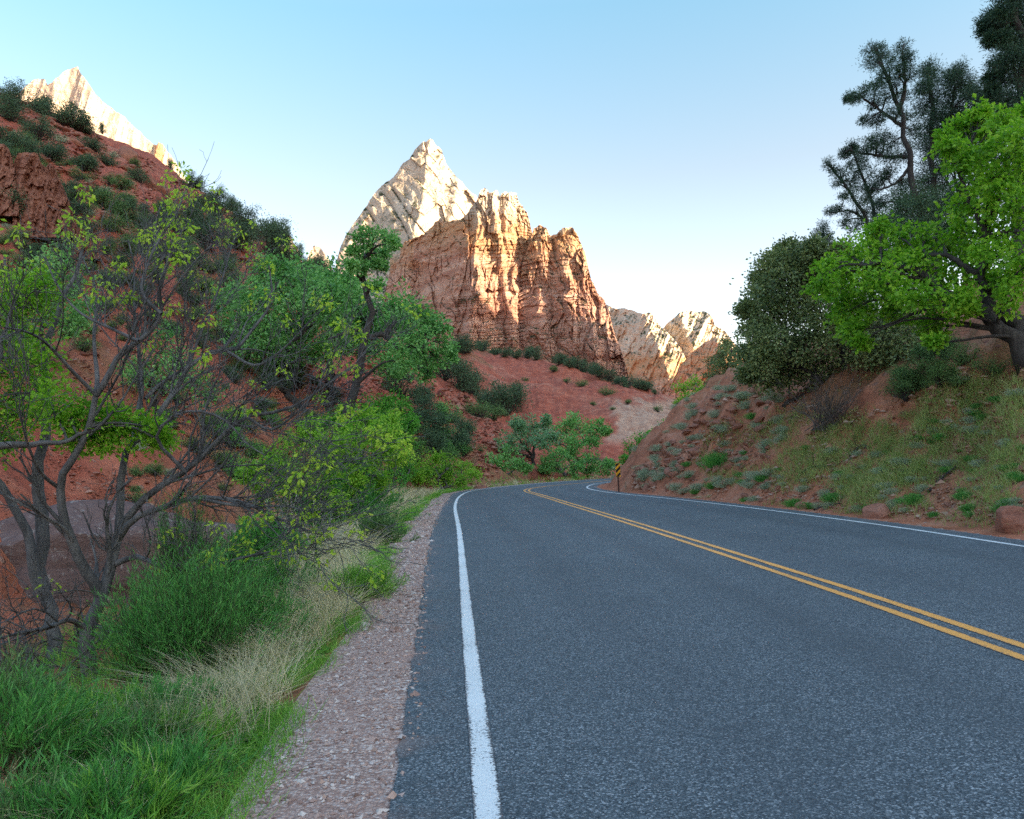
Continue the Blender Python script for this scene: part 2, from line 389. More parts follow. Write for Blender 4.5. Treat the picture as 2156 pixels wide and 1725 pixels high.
def gravel_mat():
    s = NT('gravel'); v = s.coord()
    a = s.vor(v, 62, out=1); r = s.n('SeparateColor', {0: a})
    c = s.ramp(r.outputs[0], [(0, (.24, .145, .115)), (.35, (.43, .29, .24)), (.7, (.56, .41, .345)), (1, (.70, .60, .55))])
    c = s.mix(s.ramp(s.vor(v, 62), [(.4, 0.0), (.75, .6)]), c, (.20, .12, .10))
    c = s.mix(s.ramp(s.noise(v, 1.1, 4), [(.4, 0.0), (.7, .55)]), c, (.42, .265, .215))
    return s.pbr(c, .92, s.bump(s.math('SUBTRACT', 1.0, s.vor(v, 62)), .8, .012), .2)
M_soil, M_asph, M_grav = soil_mat(), asphalt_mat(), gravel_mat()
M_white, M_yel = paint_mat('white paint', (.80, .84, .84)), paint_mat('yellow paint', (.92, .43, .10))

# ------------------------------------------------------------------ terrain sheet
def build_terrain():
    fine = np.linspace(R_(-46), R_(46), 1000); rest = np.linspace(R_(46), R_(314), 170)[1:-1]
    az = np.r_[fine, rest]; rad = np.r_[0.15, np.geomspace(.8, 60, 235), np.geomspace(61.5, 330, 130), np.geomspace(360, 9000, 24)]
    Rr, Az = np.meshgrid(rad, az, indexing='ij'); X = Rr*np.sin(Az); Y = Rr*np.cos(Az)
    Z = zterrain(X, Y); far = Rr > 330; Z = np.where(far, np.minimum(Z, 6*np.exp(-(Rr-330)/900)), Z)
    dB = dlook(DGB, X, Y); dG = -dlook(DGG, X, Y)
    ax = np.arctan2(X, Y)
    bank = ((dB > 0) & (dG < 0) & (Rr < 90)).astype(float)
    nn = fbm(P3(X/3.2, Y/3.2), 3, 77)
    green = bank*.6*np.clip(.25+1.1*nn+.22*np.clip(dB-2.5, -1.5, 2), 0, 1)*sstep(.9, 2.4, dB)*sstep(R_(12), R_(24), ax)
    green = np.maximum(green, sstep(0, .25, dG)*sstep(9, 4, dG)*(Rr < 60)*.85)
    green = np.maximum(green, .35*np.clip(nn, 0, 1)*(bank > 0))
    hillg = np.clip(fbm(P3(X/9, Y/9), 3, 5)*1.1-.25, 0, .55)*(bank < .5)*(Rr > 20)*(ax < R_(3))
    green = np.maximum(green, hillg)
    pa, _ = azel(np.array([1270., 1440.]), np.array([860., 860.])); el = (Z-CAMH)/Rr
    e1 = azel(np.array([1350.]), np.array([925.]))[1][0]; e2 = azel(np.array([1350.]), np.array([845.]))[1][0]
    pale = sstep(pa[0], pa[0]+.012, ax+.01*nn)*sstep(e1-.01, e1+.005, el)*sstep(e2+.006, e2-.004, el+.006*nn)*((Rr > 85) & (Rr < 300))
    pale = np.maximum(pale, .3*np.clip(fbm(P3(X/8, Y/8), 4, 91)*1.5-.75, 0, 1)*((Rr > 25) & (Rr < 300)))
    me = mesh('ground', P3(X, Y, Z), gridfaces(len(rad), len(az), True), None, [M_soil], attr={'bank': bank, 'green': green, 'pale': pale})
    o = obj('ground', me); tag(o, kind='structure')
build_terrain()

# ------------------------------------------------------------------ road sheets
def strip(name, a, b, z, mat, n=6, edge=False, kind='structure', crown=None):
    k = len(a); t = np.linspace(0, 1, n)[None, :, None]
    P = a[:, None]*(1-t)+b[:, None]*t; V = np.dstack([P, np.full(P.shape[:2], z)])
    e = np.abs(np.linspace(-1, 1, n))[None, :].repeat(k, 0)
    me = mesh(name, V, gridfaces(k, n)[:, ::-1], None, [mat], attr={'edge': e} if edge else None)
    return tag(obj(name, me), kind=kind)
def jag(p, amp, s): 
    return offset(p, (fbm(P3(np.arange(len(p))*.9, 0), 3, s)*amp))
def dens(p, k=1500): return smooth2(p, k)
def match(a, b):
    """b resampled so that it runs alongside a"""
    d = ((a[:, None]-b[None])**2).sum(-1); i = np.maximum.accumulate(np.argmin(d, 1)); q = b[i].copy()
    for _ in range(60): q[1:-1] = (q[:-2]+2*q[1:-1]+q[2:])/4
    return q
AeD = dens(Ae, 900)
rd = strip('road', jag(AeD, .022, 3), match(AeD, dens(Be, 900)), 0.0, M_asph, 60)
_f = np.linspace(0, 1, 60); _tr = sum(np.exp(-((_f-c_)/.035)**2) for c_ in (.20, .38, .62, .82)); _ed = np.clip((np.abs(_f-.5)-.455)/.045, 0, 1)**2
for nm_, ar_ in (('track', _tr), ('edge', _ed)):
    at_ = rd.data.attributes.new(nm_, 'FLOAT', 'POINT'); at_.data.foreach_set('value', np.tile(ar_, len(AeD)).astype(np.float32))
GeD = dens(Ge, 900)
strip('gravel_shoulder', GeD-[.10, 0], match(GeD, offset(AeD, .12)), -.012, M_grav, 10)
BeD = dens(Be, 900); strip('roadside_gravel_path', BeD-[.1, 0], offset(BeD, .95), -.010, M_grav, 5)
def line(p, w, name, mat, z=.004):
    q = dens(p, 1200); o = strip(name, offset(q, -w/2), offset(q, w/2), z, mat, 9, True); return o
line(Lw, .115, 'white_road_marking', M_white); line(Rw, .105, 'white_road_marking', M_white)
line(offset(Yw, -.105), .105, 'yellow_road_marking', M_yel); line(offset(Yw, .105), .105, 'yellow_road_marking', M_yel)
# ------------------------------------------------------------------ mountains
def rock_mat():
    s = NT('canyon sandstone'); v = s.coord()
    tone = s.attr('tone')                          # 0 red base rock .. 1 pale cap rock
    n = s.noise(v, .012, 5, .6); band = s.noise(s.coord((.004, .004, .055)), 1.0, 6, .65, .3); fine = s.noise(s.coord((.02, .02, .32)), 1.0, 5, .7)
    streak = s.noise(s.coord((.09, .09, .006)), 1.0, 5, .65)
    red = s.ramp(band, [(.3, (.31, .135, .098)), (.46, (.50, .255, .185)), (.53, (.57, .33, .25)), (.7, (.70, .48, .38))])
    org = s.ramp(band, [(.3, (.42, .21, .105)), (.55, (.56, .33, .18)), (.75, (.66, .46, .29))])
    pale = s.ramp(n, [(.3, (.50, .41, .32)), (.55, (.64, .555, .45)), (.75, (.73, .66, .56))])
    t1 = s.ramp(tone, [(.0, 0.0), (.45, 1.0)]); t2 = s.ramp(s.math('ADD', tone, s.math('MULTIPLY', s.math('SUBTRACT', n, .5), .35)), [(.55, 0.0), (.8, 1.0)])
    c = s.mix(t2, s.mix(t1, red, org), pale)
    c = s.mix(s.ramp(streak, [(.5, 0.0), (.72, .5)]), c, s.mix(.6, c, (.16, .075, .05)))
    c = s.mix(s.ramp(fine, [(.42, .0), (.66, .55)]), c, s.mix(.5, c, (.70, .52, .40)))
    nz = s.n('SeparateXYZ', {0: s.n('NewGeometry').outputs['Normal']}).outputs[2]
    veg = s.math('MULTIPLY', s.ramp(nz, [(.30, 0.0), (.6, 1.0)]), s.ramp(s.noise(v, .045, 6, .72), [(.46, 0.0), (.53, 1.0)]))
    veg = s.math('MULTIPLY', veg, s.attr('veg'))
    c = s.mix(veg, c, s.ramp(s.noise(v, .3, 3), [(.3, (.035, .045, .022)), (.7, (.085, .095, .05))]))
    h = s.math('ADD', s.math('MULTIPLY', s.noise(v, .07, 7, .68), 1.0), s.math('ADD', s.math('MULTIPLY', fine, .5), s.math('MULTIPLY', streak, .5)))
    return s.pbr(c, .95, s.bump(h, 1.0, 9.0), .1)
M_rock = rock_mat()
def densify(pts, n, amp=0., seed=0):
    a = np.array(pts, float); d = np.r_[0, np.cumsum(np.hypot(*np.diff(a, axis=0).T))]; t = np.linspace(0, d[-1], n)
    x = np.interp(t, d, a[:, 0]); y = np.interp(t, d, a[:, 1])
    y = y+amp*fbm(P3(x/9, 0), 4, seed); return x, y
def relief(sky_pts, ybase, R, lean, fn, ncol, nrow, tonefn, amp=1.5, seed=0, back=.35, veg=1.0, skew=.0):
    """rock mass: surveyed crest, face built back from range R, closed by a back slope"""
    x, yc = densify(sky_pts, ncol, amp, seed)
    az, ec = azel(x, yc); eb = azel(x, np.full(ncol, float(ybase)))[1]; eb = np.minimum(eb, ec-.003)
    t = np.linspace(0, 1, nrow)[:, None]**.9
    E = eb[None]+(ec-eb)[None]*t
    ypx = ybase+(yc-ybase)[None]*t; xpx = np.broadcast_to(x, ypx.shape)
    m = R/F
    rel = fn(xpx, ypx, t+0*xpx)
    Rg = R+lean*(E-eb.min())*R-rel*m*F/1700.
    Z = CAMH+E*Rg
    X, Y = Rg*np.sin(az)[None], Rg*np.cos(az)[None]
    tone = tonefn(xpx, ypx, Z); vg = np.full(xpx.shape, float(veg))
    # back side
    bk = [(X, Y, Z)]
    for q in (.12, .4, 1.0):
        Rb = Rg[-1]+q*back*R; Zb = Z[-1]*(1-q**1.2)-q*20
        bk.append((Rb[None]*np.sin(az), Rb[None]*np.cos(az), Zb[None]))
    X, Y, Z = [np.vstack([b[i] for b in bk]) for i in range(3)]
    tone = np.vstack([tone]+[tone[-1:]]*3); vg = np.vstack([vg]+[vg[-1:]]*3)
    return P3(X, Y, Z), gridfaces(nrow+3, ncol), tone.ravel(), vg.ravel()
def mountain(name, pieces, mat=None):
    V, Q, T, G, n = [], [], [], [], 0
    for v, q, t, g in pieces: V.append(v.reshape(-1, 3)); Q.append(q+n); T.append(t); G.append(g); n += len(t)
    me = mesh(name, np.concatenate(V), np.concatenate(Q), None, [mat or M_rock], attr={'tone': np.concatenate(T), 'veg': np.concatenate(G)})
    try: me.set_sharp_from_angle(angle=R_(38))
    except Exception: pass
    return tag(obj(name, me), kind='structure')
def cells(x, y, s, tilt=.25):
    """blocky joints: nearest feature point's own depth and tilt"""
    ix, iy = np.floor(x), np.floor(y); best = np.full(x.shape, 9e9); val = np.zeros(x.shape); z0 = np.zeros(x.shape)
    for a in (-1, 0, 1):
        for b in (-1, 0, 1):
            cx, cy = ix+a, iy+b; px = cx+.5+.48*_hash(cx, cy, z0, s); py = cy+.5+.48*_hash(cx, cy, z0, s+1)
            d = (x-px)**2+(y-py)**2; h = _hash(cx, cy, z0, s+2)+tilt*((x-px)*_hash(cx, cy, z0, s+3)*3+(y-py)*_hash(cx, cy, z0, s+4))
            val = np.where(d < best, h, val); best = np.minimum(best, d)
    return val
def cliffy(x, y, s, W1=46, W2=15, A1_=26, A2_=9, strata=3.0, st=5.5):
    """buttresses, cracks, strata ledges; px units"""
    big = vn(P3(x/75, y/170), s+12)
    wx = x+9*vn(P3(x/40, y/60), s)+.14*(y-600)*vn(P3(x/90, 0), s+1)+5*vn(P3(x/15, y/30), s+14)
    b1 = ridged(P3(wx/W1, y/210), 2, s+2, .45); b2 = ridged(P3(wx/W2, y/75), 2, s+3, .5)
    yy = y+5*vn(P3(x/50, y/60), s+4)+3*vn(P3(x/14, 0), s+15)
    pc = cells(wx/26, yy/62, s+20); ps = cells(wx/11, yy/21, s+30); pt = cells(wx/6, yy/8, s+40)
    crack = -np.clip(1-np.abs(vn(P3(wx/13, y/130), s+8))*9, 0, 1)*6*(vn(P3(x/30, y/70), s+16) > -.1)
    q = yy/(st*1.6)+1.2*vn(P3(x/200, y/25), s+17); fr = q-np.floor(q)
    led = fr*strata*np.clip(vn(P3(x/70, y/40), s+18)+.45, 0, 1)
    rough = fbm(P3(x/5, y/6), 3, s+6)*1.3
    return A1_*b1*.5+A2_*b2*.4+10*big+crack+led+rough+pc*8+ps*4.0+pt*1.6
R0 = 1450.
PYR = [(690, 640), (699, 590), (707, 557), (716, 520), (728, 495), (742, 473), (760, 448), (779, 421), (797, 398), (810, 384), (828, 373), (838, 360), (850, 344), (862, 338), (872, 318), (879, 309), (888, 302), (896, 299), (903, 292), (911, 295), (918, 306), (930, 318), (940, 345), (952, 363), (963, 374), (978, 390), (990, 404), (1004, 414), (1013, 440), (1040, 480), (1075, 560), (1090, 640)]
def pyr_fn(x, y, t):
    xr = np.interp(y, [292, 330, 380, 430, 470, 520, 560, 640], [905, 895, 893, 884, 872, 862, 850, 830])
    d = x-xr-3*vn(P3(x/20, y/20), 60); base = np.where(d < 0, -1.35*np.abs(d), -.50*np.abs(d))
    slab = ridged(P3((x*.80+y*.6)/46, (y*.8-x*.6)/260), 2, 61, .4)*7
    u, v = x*.87-y*.5, y*.87+x*.5
    diag = -np.clip(1-np.abs(vn(P3(u/34, v/160), 71))*10, 0, 1)*9
    bl = cells(u/30, v/60, 81, .35)*6.5+cells(u/12, v/22, 85, .3)*2
    xb = ridged(P3((y*.93-x*.35)/16, x/160), 2, 74)*1.2
    spur = 20*np.exp(-((x-958+.25*(y-420))/14)**2)*(y > 340)
    return base+slab+diag+xb+bl+spur+fbm(P3(x/9, y/11), 4, 75)*1.6
def pyr_tone(x, y, z): return np.clip(.95-.012*np.maximum(y-520, 0)*(x > 815)+.12*vn(P3(x/30, y/12), 5), 0, 1)
MAS = [(800, 665), (806, 640), (812, 604), (824, 560), (832, 551), (840, 545), (846, 520), (853, 506), (866, 503), (874, 503), (884, 494), (894, 490), (907, 477), (918, 465), (929, 463), (945, 464), (960, 461), (973, 461), (984, 448), (990, 436), (999, 428), (1006, 420), (1013, 402), (1021, 395), (1028, 398), (1031, 405), (1038, 404), (1043, 398), (1048, 401), (1052, 412), (1058, 405), (1064, 401), (1075, 404), (1087, 404), (1091, 418), (1096, 432), (1104, 440), (1110, 447), (1116, 468), (1120, 486), (1126, 505), (1133, 540), (1150, 560), (1200, 570), (1240, 600), (1262, 640), (1290, 700)]
def mas_fn(x, y, t):
    prow = np.interp(y, [395, 500, 620, 760, 860], [1010, 1000, 985, 975, 970])
    d = x-prow; base = np.where(d < 0, -1.5*np.abs(d)**1.0, -.42*np.abs(d))
    b2 = 30*np.exp(-((x-845)/22)**2)+10*np.exp(-((x-1072)/16)**2)+14*np.exp(-((x-1045-.1*(y-500))/9)**2)
    step = -8*sstep(612, 596, y)*(x > 985)
    alc = -26*np.exp(-((x-880)/20)**2)*sstep(548, 566, y)*sstep(670, 630, y)
    return base+b2+step+alc+cliffy(x, y, 3, 44, 14, 15, 5.5, 3.4)
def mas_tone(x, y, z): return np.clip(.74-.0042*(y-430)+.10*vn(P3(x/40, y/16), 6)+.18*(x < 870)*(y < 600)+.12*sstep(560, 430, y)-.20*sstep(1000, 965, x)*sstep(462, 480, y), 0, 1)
TOW = [(1085, 700), (1100, 560), (1118, 500), (1124, 481), (1131, 480), (1137, 476), (1144, 473), (1150, 480), (1156, 496), (1163, 494), (1172, 497), (1179, 487), (1187, 484), (1194, 479), (1200, 478), (1207, 482), (1214, 489), (1222, 508), (1231, 531), (1238, 560), (1245, 590), (1258, 618), (1272, 634), (1284, 665), (1294, 700), (1306, 735), (1317, 768), (1326, 800), (1334, 850)]
def tow_fn(x, y, t):
    pr = np.interp(y, [480, 600, 800], [1196, 1225, 1262]); d = x-pr
    base = np.where(d < 0, -.40*np.abs(d), -.55*np.abs(d))
    return base-10*np.exp(-((x-1160)/12)**2)+cliffy(x, y, 23, 38, 13, 14, 5.5, 3.4)
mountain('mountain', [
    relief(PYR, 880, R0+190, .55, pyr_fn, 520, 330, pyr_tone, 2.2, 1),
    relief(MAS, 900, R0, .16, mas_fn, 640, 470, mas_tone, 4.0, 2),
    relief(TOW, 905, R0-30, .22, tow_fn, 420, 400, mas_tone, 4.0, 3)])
# pale ridge over the left hill
LPK = [(-700, 330), (-300, 260), (-60, 230), (10, 205), (40, 196), (52, 184), (66, 172), (80, 166), (94, 166), (100, 178), (110, 174), (118, 166), (128, 158), (133, 152), (143, 147), (155, 142), (164, 141), (168, 152), (178, 165), (190, 180), (200, 198), (215, 212), (230, 225), (245, 236), (262, 246), (278, 262), (294, 278), (308, 292), (322, 305), (330, 308), (334, 301), (342, 304), (352, 318), (366, 336), (380, 356), (391, 373), (410, 410), (450, 470), (500, 560)]
def lpk_fn(x, y, t):
    base = np.where(x < 172, -.95*np.abs(x-172), -.12*np.abs(x-172))
    return base+14*ridged(P3((x+.25*y)/48, y/300), 2, 8)+5*ridged(P3((x+.3*y)/15, y/120), 2, 9)+fbm(P3(x/7, y/9), 3, 4)*2+np.where((x > 325) & (x < 338), 10, 0)
mountain('mountain', [relief(LPK, 520, 1250., .5, lpk_fn, 520, 160, lambda x, y, z: np.clip(1.0+.1*vn(P3(x/20, y/10), 3)-.5*((x > 326) & (x < 344)), 0, 1), 1.6, 4, veg=.5)])
GAP = [(560, 620), (585, 540), (596, 505), (604, 492), (612, 498), (618, 512), (627, 522), (634, 548), (643, 560), (652, 530), (660, 517), (672, 520), (682, 532), (692, 545), (700, 565), (715, 600), (730, 650)]
mountain('mountain', [relief(GAP, 700, 1150., .4, lambda x, y, t: 8*ridged(P3(x/18, y/60), 2, 8)+fbm(P3(x/5, y/6), 3, 4)*2, 160, 80, lambda x, y, z: .8+0*x, 1.2, 5)])
# far ridge on the right
FA = [(1240, 760), (1255, 690), (1262, 660), (1270, 644), (1278, 641), (1288, 648), (1300, 651), (1320, 650), (1338, 655), (1352, 661), (1362, 657), (1370, 659), (1380, 672), (1392, 690), (1405, 700), (1420, 715), (1436, 740), (1455, 780), (1480, 830)]
FB = [(1370, 790), (1390, 700), (1404, 680), (1415, 672), (1424, 664), (1434, 656), (1446, 655), (1458, 654), (1470, 656), (1484, 655), (1494, 662), (1501, 670), (1506, 686), (1514, 690), (1524, 694), (1534, 706), (1545, 722), (1560, 735), (1580, 745), (1620, 760), (1700, 800), (1760, 850)]
FC = [(1390, 850), (1410, 810), (1430, 775), (1448, 752), (1466, 735), (1484, 722), (1500, 712), (1512, 704), (1524, 700), (1536, 712), (1552, 735), (1570, 760), (1600, 800), (1640, 850)]
def far_fn(px, s, rl, rr):
    return lambda x, y, t: np.where(x-px-.35*(y-690) < 0, -rl*np.abs(x-px-.35*(y-690)), -rr*np.abs(x-px-.35*(y-690)))+13*ridged(P3((x+.5*y)/36, (y-.4*x)/110), 3, s)+5*ridged(P3((x+.4*y)/11, y/50), 2, s+1)+cells((x+.4*y)/16, y/22, s+5)*4+cells(x/7, y/8, s+7)*1.8+fbm(P3(x/5, y/6), 3, s+2)*1.6
ftone = lambda x, y, z: np.clip(1.0-.0065*(y-690)+.08*vn(P3(x/20, y/9), 3), 0, 1)
mountain('mountain', [relief(FA, 880, 2900., 1.0, far_fn(1368, 12, 1.7, .5), 240, 190, ftone, 1.4, 6),
    relief(FB, 880, 3050., .8, far_fn(1440, 15, 1.3, .4), 300, 170, ftone, 1.4, 7),
    relief(FC, 880, 2500., .9, far_fn(1500, 18, 1.5, .5), 240, 150, lambda x, y, z: ftone(x, y, z)-.08, 1.4, 8)])
# canyon wall across the valley, out of view on the right: it keeps the valley floor in shade
def canyon_wall():
    ys = np.linspace(-3200, 1500, 160); prof = np.interp(ys, [-3200, -800, 0, 540, 641, 708, 776, 809, 843, 900, 960, 1500], [640, 760, 860, 885, 832, 780, 712, 650, 590, 480, 380, 200])
    prof = prof+fbm(P3(ys/60, 0), 4, 5)*16
    t = np.linspace(0, 1, 26)
    rows = []
    for q in t: rows.append(np.stack([1200-420*(1-q)**1.6+fbm(P3(ys/90, q*4), 3, 2)*25*(1-q)*4*q, ys, prof*q**1.15-5], -1))
    for q in (.3, 1.0): rows.append(np.stack([1200+500*q+0*ys, ys, prof*(1-q)-5], -1))
    V = np.stack(rows); n = V.shape[0]*V.shape[1]
    me = mesh('cliff', V, gridfaces(len(rows), len(ys)), None, [M_rock], attr={'tone': np.full(n, .3), 'veg': np.ones(n)})
    tag(obj('hill', me), kind='structure')
canyon_wall()
# ------------------------------------------------------------------ plant materials
LM = {
 'maple': leaf_mat('fresh maple leaf', [(0.0772, 0.2104, 0.0168), (0.1613, 0.3788, 0.0253), (0.2946, 0.5612, 0.0421), (0.463, 0.7015, 0.0701)], .45, sat_noise=.9),
 'lime': leaf_mat('lime leaf', [(0.0982, 0.2385, 0.0281), (0.1964, 0.4209, 0.0393), (0.3507, 0.5893, 0.0701), (0.5051, 0.7015, 0.1122)], .45, sat_noise=.5),
 'bright': leaf_mat('bright leaf', [(0.0564, 0.2255, 0.0354), (0.1208, 0.3865, 0.0564), (0.2255, 0.5475, 0.0805)], .4, sat_noise=.5),
 'young': leaf_mat('young yellow green leaf', [(0.2624, 0.463, 0.0417), (0.4723, 0.7099, 0.0695), (0.7215, 0.85, 0.125)], .5, sat_noise=2),
 'cotton': leaf_mat('cottonwood leaf', [(0.0737, 0.2188, 0.0616), (0.1472, 0.3682, 0.1056), (0.2525, 0.5372, 0.1673), (0.3999, 0.6765, 0.2464)], .35, sat_noise=.3),
 'grey': leaf_mat('grey green leaf', [(0.0978, 0.2284, 0.1088), (0.1956, 0.3804, 0.1956), (0.3696, 0.5436, 0.3478)], .35, sat_noise=.3),
 'oak': leaf_mat('dark oak leaf', [(0.0513, 0.0972, 0.0384), (0.1245, 0.1879, 0.077), (0.2492, 0.3175, 0.1243), (0.4215, 0.4537, 0.1835)], .2, .42, sat_noise=.55),
 'pine': leaf_mat('pine needle', [(0.0182, 0.0512, 0.0312), (0.0402, 0.096, 0.0548), (0.0768, 0.1537, 0.0823)], .1, .5, sat_noise=.5),
 'juniper': leaf_mat('juniper leaf', [(0.0385, 0.0879, 0.0494), (0.0823, 0.1593, 0.0823), (0.1511, 0.2472, 0.1208)], .12, .6, sat_noise=.5),
 'shrub': leaf_mat('shrub leaf', [(0.0653, 0.1448, 0.0513), (0.1286, 0.2451, 0.0841), (0.2218, 0.3621, 0.1286)], .2, .6, sat_noise=.6),
 'seed': leaf_mat('white seed head', [(0.732, 0.732, 0.671), (0.85, 0.85, 0.85)], .1, .8),
 'sage': leaf_mat('sage leaf', [(0.2051, 0.2667, 0.1854), (0.3618, 0.4408, 0.313), (0.5789, 0.6494, 0.4639)], .15, .7, sat_noise=.8),
 'brush': leaf_mat('rabbitbrush leaf', [(0.0513, 0.1889, 0.0459), (0.1077, 0.3445, 0.0803), (0.2184, 0.5223, 0.1148)], .35, .6, sat_noise=1.2),
 'grass': leaf_mat('green grass blade', [(0.0713, 0.2045, 0.0354), (0.1528, 0.372, 0.0531), (0.2853, 0.5394, 0.0886), (0.489, 0.6324, 0.1594)], .4, .55, sat_noise=1.0),
 'bankgrass': leaf_mat('slope grass blade', [(0.1884, 0.249, 0.0742), (0.3266, 0.4113, 0.1276), (0.5528, 0.5627, 0.255)], .35, .6, sat_noise=.7),
 'straw': leaf_mat('dry straw blade', [(0.3788, 0.3227, 0.1824), (0.6313, 0.5472, 0.3507), (0.85, 0.7857, 0.5612)], .3, .6, sat_noise=1.0),
}
BK = {'dark': bark_mat('dark bark', (.028, .024, .024), (.085, .075, .07)), 'grey': bark_mat('grey bark', (.065, .058, .055), (.17, .155, .145)),
      'maple': bark_mat('smooth dark bark', (.042, .044, .046), (.20, .20, .205), 7), 'dead': bark_mat('bleached dead wood', (.30, .27, .24), (.58, .53, .48)),
      'twig': flat_mat('grey twig', (.13, .11, .10)), 'stem': flat_mat('green stem', (.07, .11, .04))}

def paths_from(starts, ends, k, wig, g, sag=0.):
    """(N,k,3) wandering paths between two sets of points"""
    t = np.linspace(0, 1, k)[None, :, None]; n = len(starts); L = np.linalg.norm(ends-starts, axis=1)[:, None, None]
    P = starts[:, None]*(1-t)+ends[:, None]*t
    for f in (1, 2):
        P = P+np.sin(np.pi*f*t)*runit(n, g)[:, None]*L*wig/f
    P[..., 2] += (np.sin(np.pi*t)[..., 0]*L[..., 0])*sag
    return P
def grow(P, R, n, lmin, lmax, g, spread=.9, up=.25, k=5, t0=.3, rs=.55, wig=.12, weight=None):
    """side shoots on paths P"""
    N, K, _ = P.shape; ln = np.linalg.norm(P[:, -1]-P[:, 0], axis=1); w = ln if weight is None else ln*weight
    i = g.choice(N, n, p=w/w.sum()); t = t0+(1-t0)*g.random(n); x = t*(K-1); a = np.minimum(x.astype(int), K-2); f = (x-a)[:, None]
    s = P[i, a]*(1-f)+P[i, a+1]*f; d = P[i, a+1]-P[i, a]; d /= np.linalg.norm(d, axis=1, keepdims=True)+1e-9
    dr = d+runit(n, g)*spread; dr[:, 2] += up; dr /= np.linalg.norm(dr, axis=1, keepdims=True)
    L = (lmin+(lmax-lmin)*g.random(n))
    Q = paths_from(s, s+dr*L[:, None], k, wig, g)
    r0 = np.minimum((R[i, a]*(1-f[:, 0])+R[i, a+1]*f[:, 0])*rs, L*.03+.001)
    return Q, r0[:, None]*np.linspace(1, .35, k)[None]
def taper(r0, r1, k): return np.linspace(0, 1, k)**.8*(r1-r0)+r0

def blob_tree(name, label, cat, base, trunks, blobs, leaf, bark, g, L=.12, W=None, ncl=30, nl=26, spread=.22, flat=.75, twig=True, group=None, limb=.05, droop=.2, shell=.45, nosub=False, twigmat=None, kfold=.25):
    """trunks: [(points, r0, r1)], blobs: [(centre, radii)] ; limbs reach every blob, twigs carry leaf clusters"""
    W = W or L*.62; geo = Geo(); tw = Geo(); C, Dr = [], []
    tp = []
    for pts, r0, r1 in trunks:
        k = 16; p = resample(pts, k); p[1:-1] += g.normal(size=(k-2, 3))*r0*.25
        V, Q = tubes(p[None], taper(r0, r1, k)[None], 9); geo.add(V, Q); tp.append((p, taper(r0, r1, k)))
    TP = np.concatenate([p for p, _ in tp]); TR = np.concatenate([r for _, r in tp])
    for c, rad in blobs:
        c = np.asarray(c, float); rad = np.asarray(rad, float)*np.ones(3)
        d = np.linalg.norm(TP-(c-[0, 0, rad[2]*.5]), axis=1)+np.maximum(TP[:, 2]-c[2], 0)*1.5; j = np.argmin(d); s = TP[j]
        lp = paths_from(s[None], c[None], 8, .10, g, .08)[0]
        if np.linalg.norm(c-s) > .15: V, Q = tubes(lp[None], taper(min(limb, TR[j]*.8), .012, 8)[None], 6); geo.add(V, Q)
        nc = max(4, int(ncl*(rad.prod()**(1/3)/1.0)**2)) if ncl > 0 else -ncl
        u = runit(nc, g)*(g.random((nc, 1))**shell); q = c+u*rad*(1.05+.26*g.normal(size=(nc, 1)))
        st = lp[g.integers(3, 8, nc)]
        if twig:
            k = 5; tp_ = paths_from(st, q, k, .14, g, .05); rr = np.linspace(1, .3, k)[None]*np.minimum(.014, .004+.006*rad.mean())*np.ones((nc, 1))
            V, Q = tubes(tp_, rr, 3); geo.add(V, Q)
        m = g.integers(int(nl*.5), int(nl*1.5)+1, nc); idx = np.repeat(np.arange(nc), m)
        sp = spread*(.6+.8*g.random(nc))[idx, None]*rad.mean()**.5
        o = g.normal(size=(len(idx), 3))*sp*[1, 1, flat]
        p = q[idx]+o; dd = _nn(o)+runit(len(idx), g)*.9+_nn(u[idx])*.4; dd[:, 2] -= droop
        C.append(p); Dr.append(dd)
    t = thing(name, label, cat, base, group)
    if twig and tw.n: geo2 = tw
    o = obj('trunk', geo.mesh('trunk', BK[bark]), t)
    if twig and tw.n: obj('branchwork', tw.mesh('branchwork', BK[twigmat or bark], False), t)
    C = np.concatenate(C); Dr = np.concatenate(Dr); n = len(C)
    V, Q = leaves(C, Dr, L*(.6+.8*g.random(n)), W*(.6+.8*g.random(n)), g, kfold)
    obj('crown', mesh('crown', V, Q, None, [LM[leaf]], smooth=False), t)
    return t
def _nn(v): return v/(np.linalg.norm(v, axis=-1, keepdims=True)+1e-9)
def PB(x, y, r, s, g=None, ys=1.0, depth=1.0):
    """blob: centre surveyed at range r, radius s in picture units"""
    m = s*r/F; return (at(x, y, r), (m*.5*(1+depth), m*.5*(1+depth), m*ys))
def PT(pts, r): return at(np.array([p[0] for p in pts]), np.array([p[1] for p in pts]), np.array([p[2] if len(p) > 2 else r for p in pts], float))

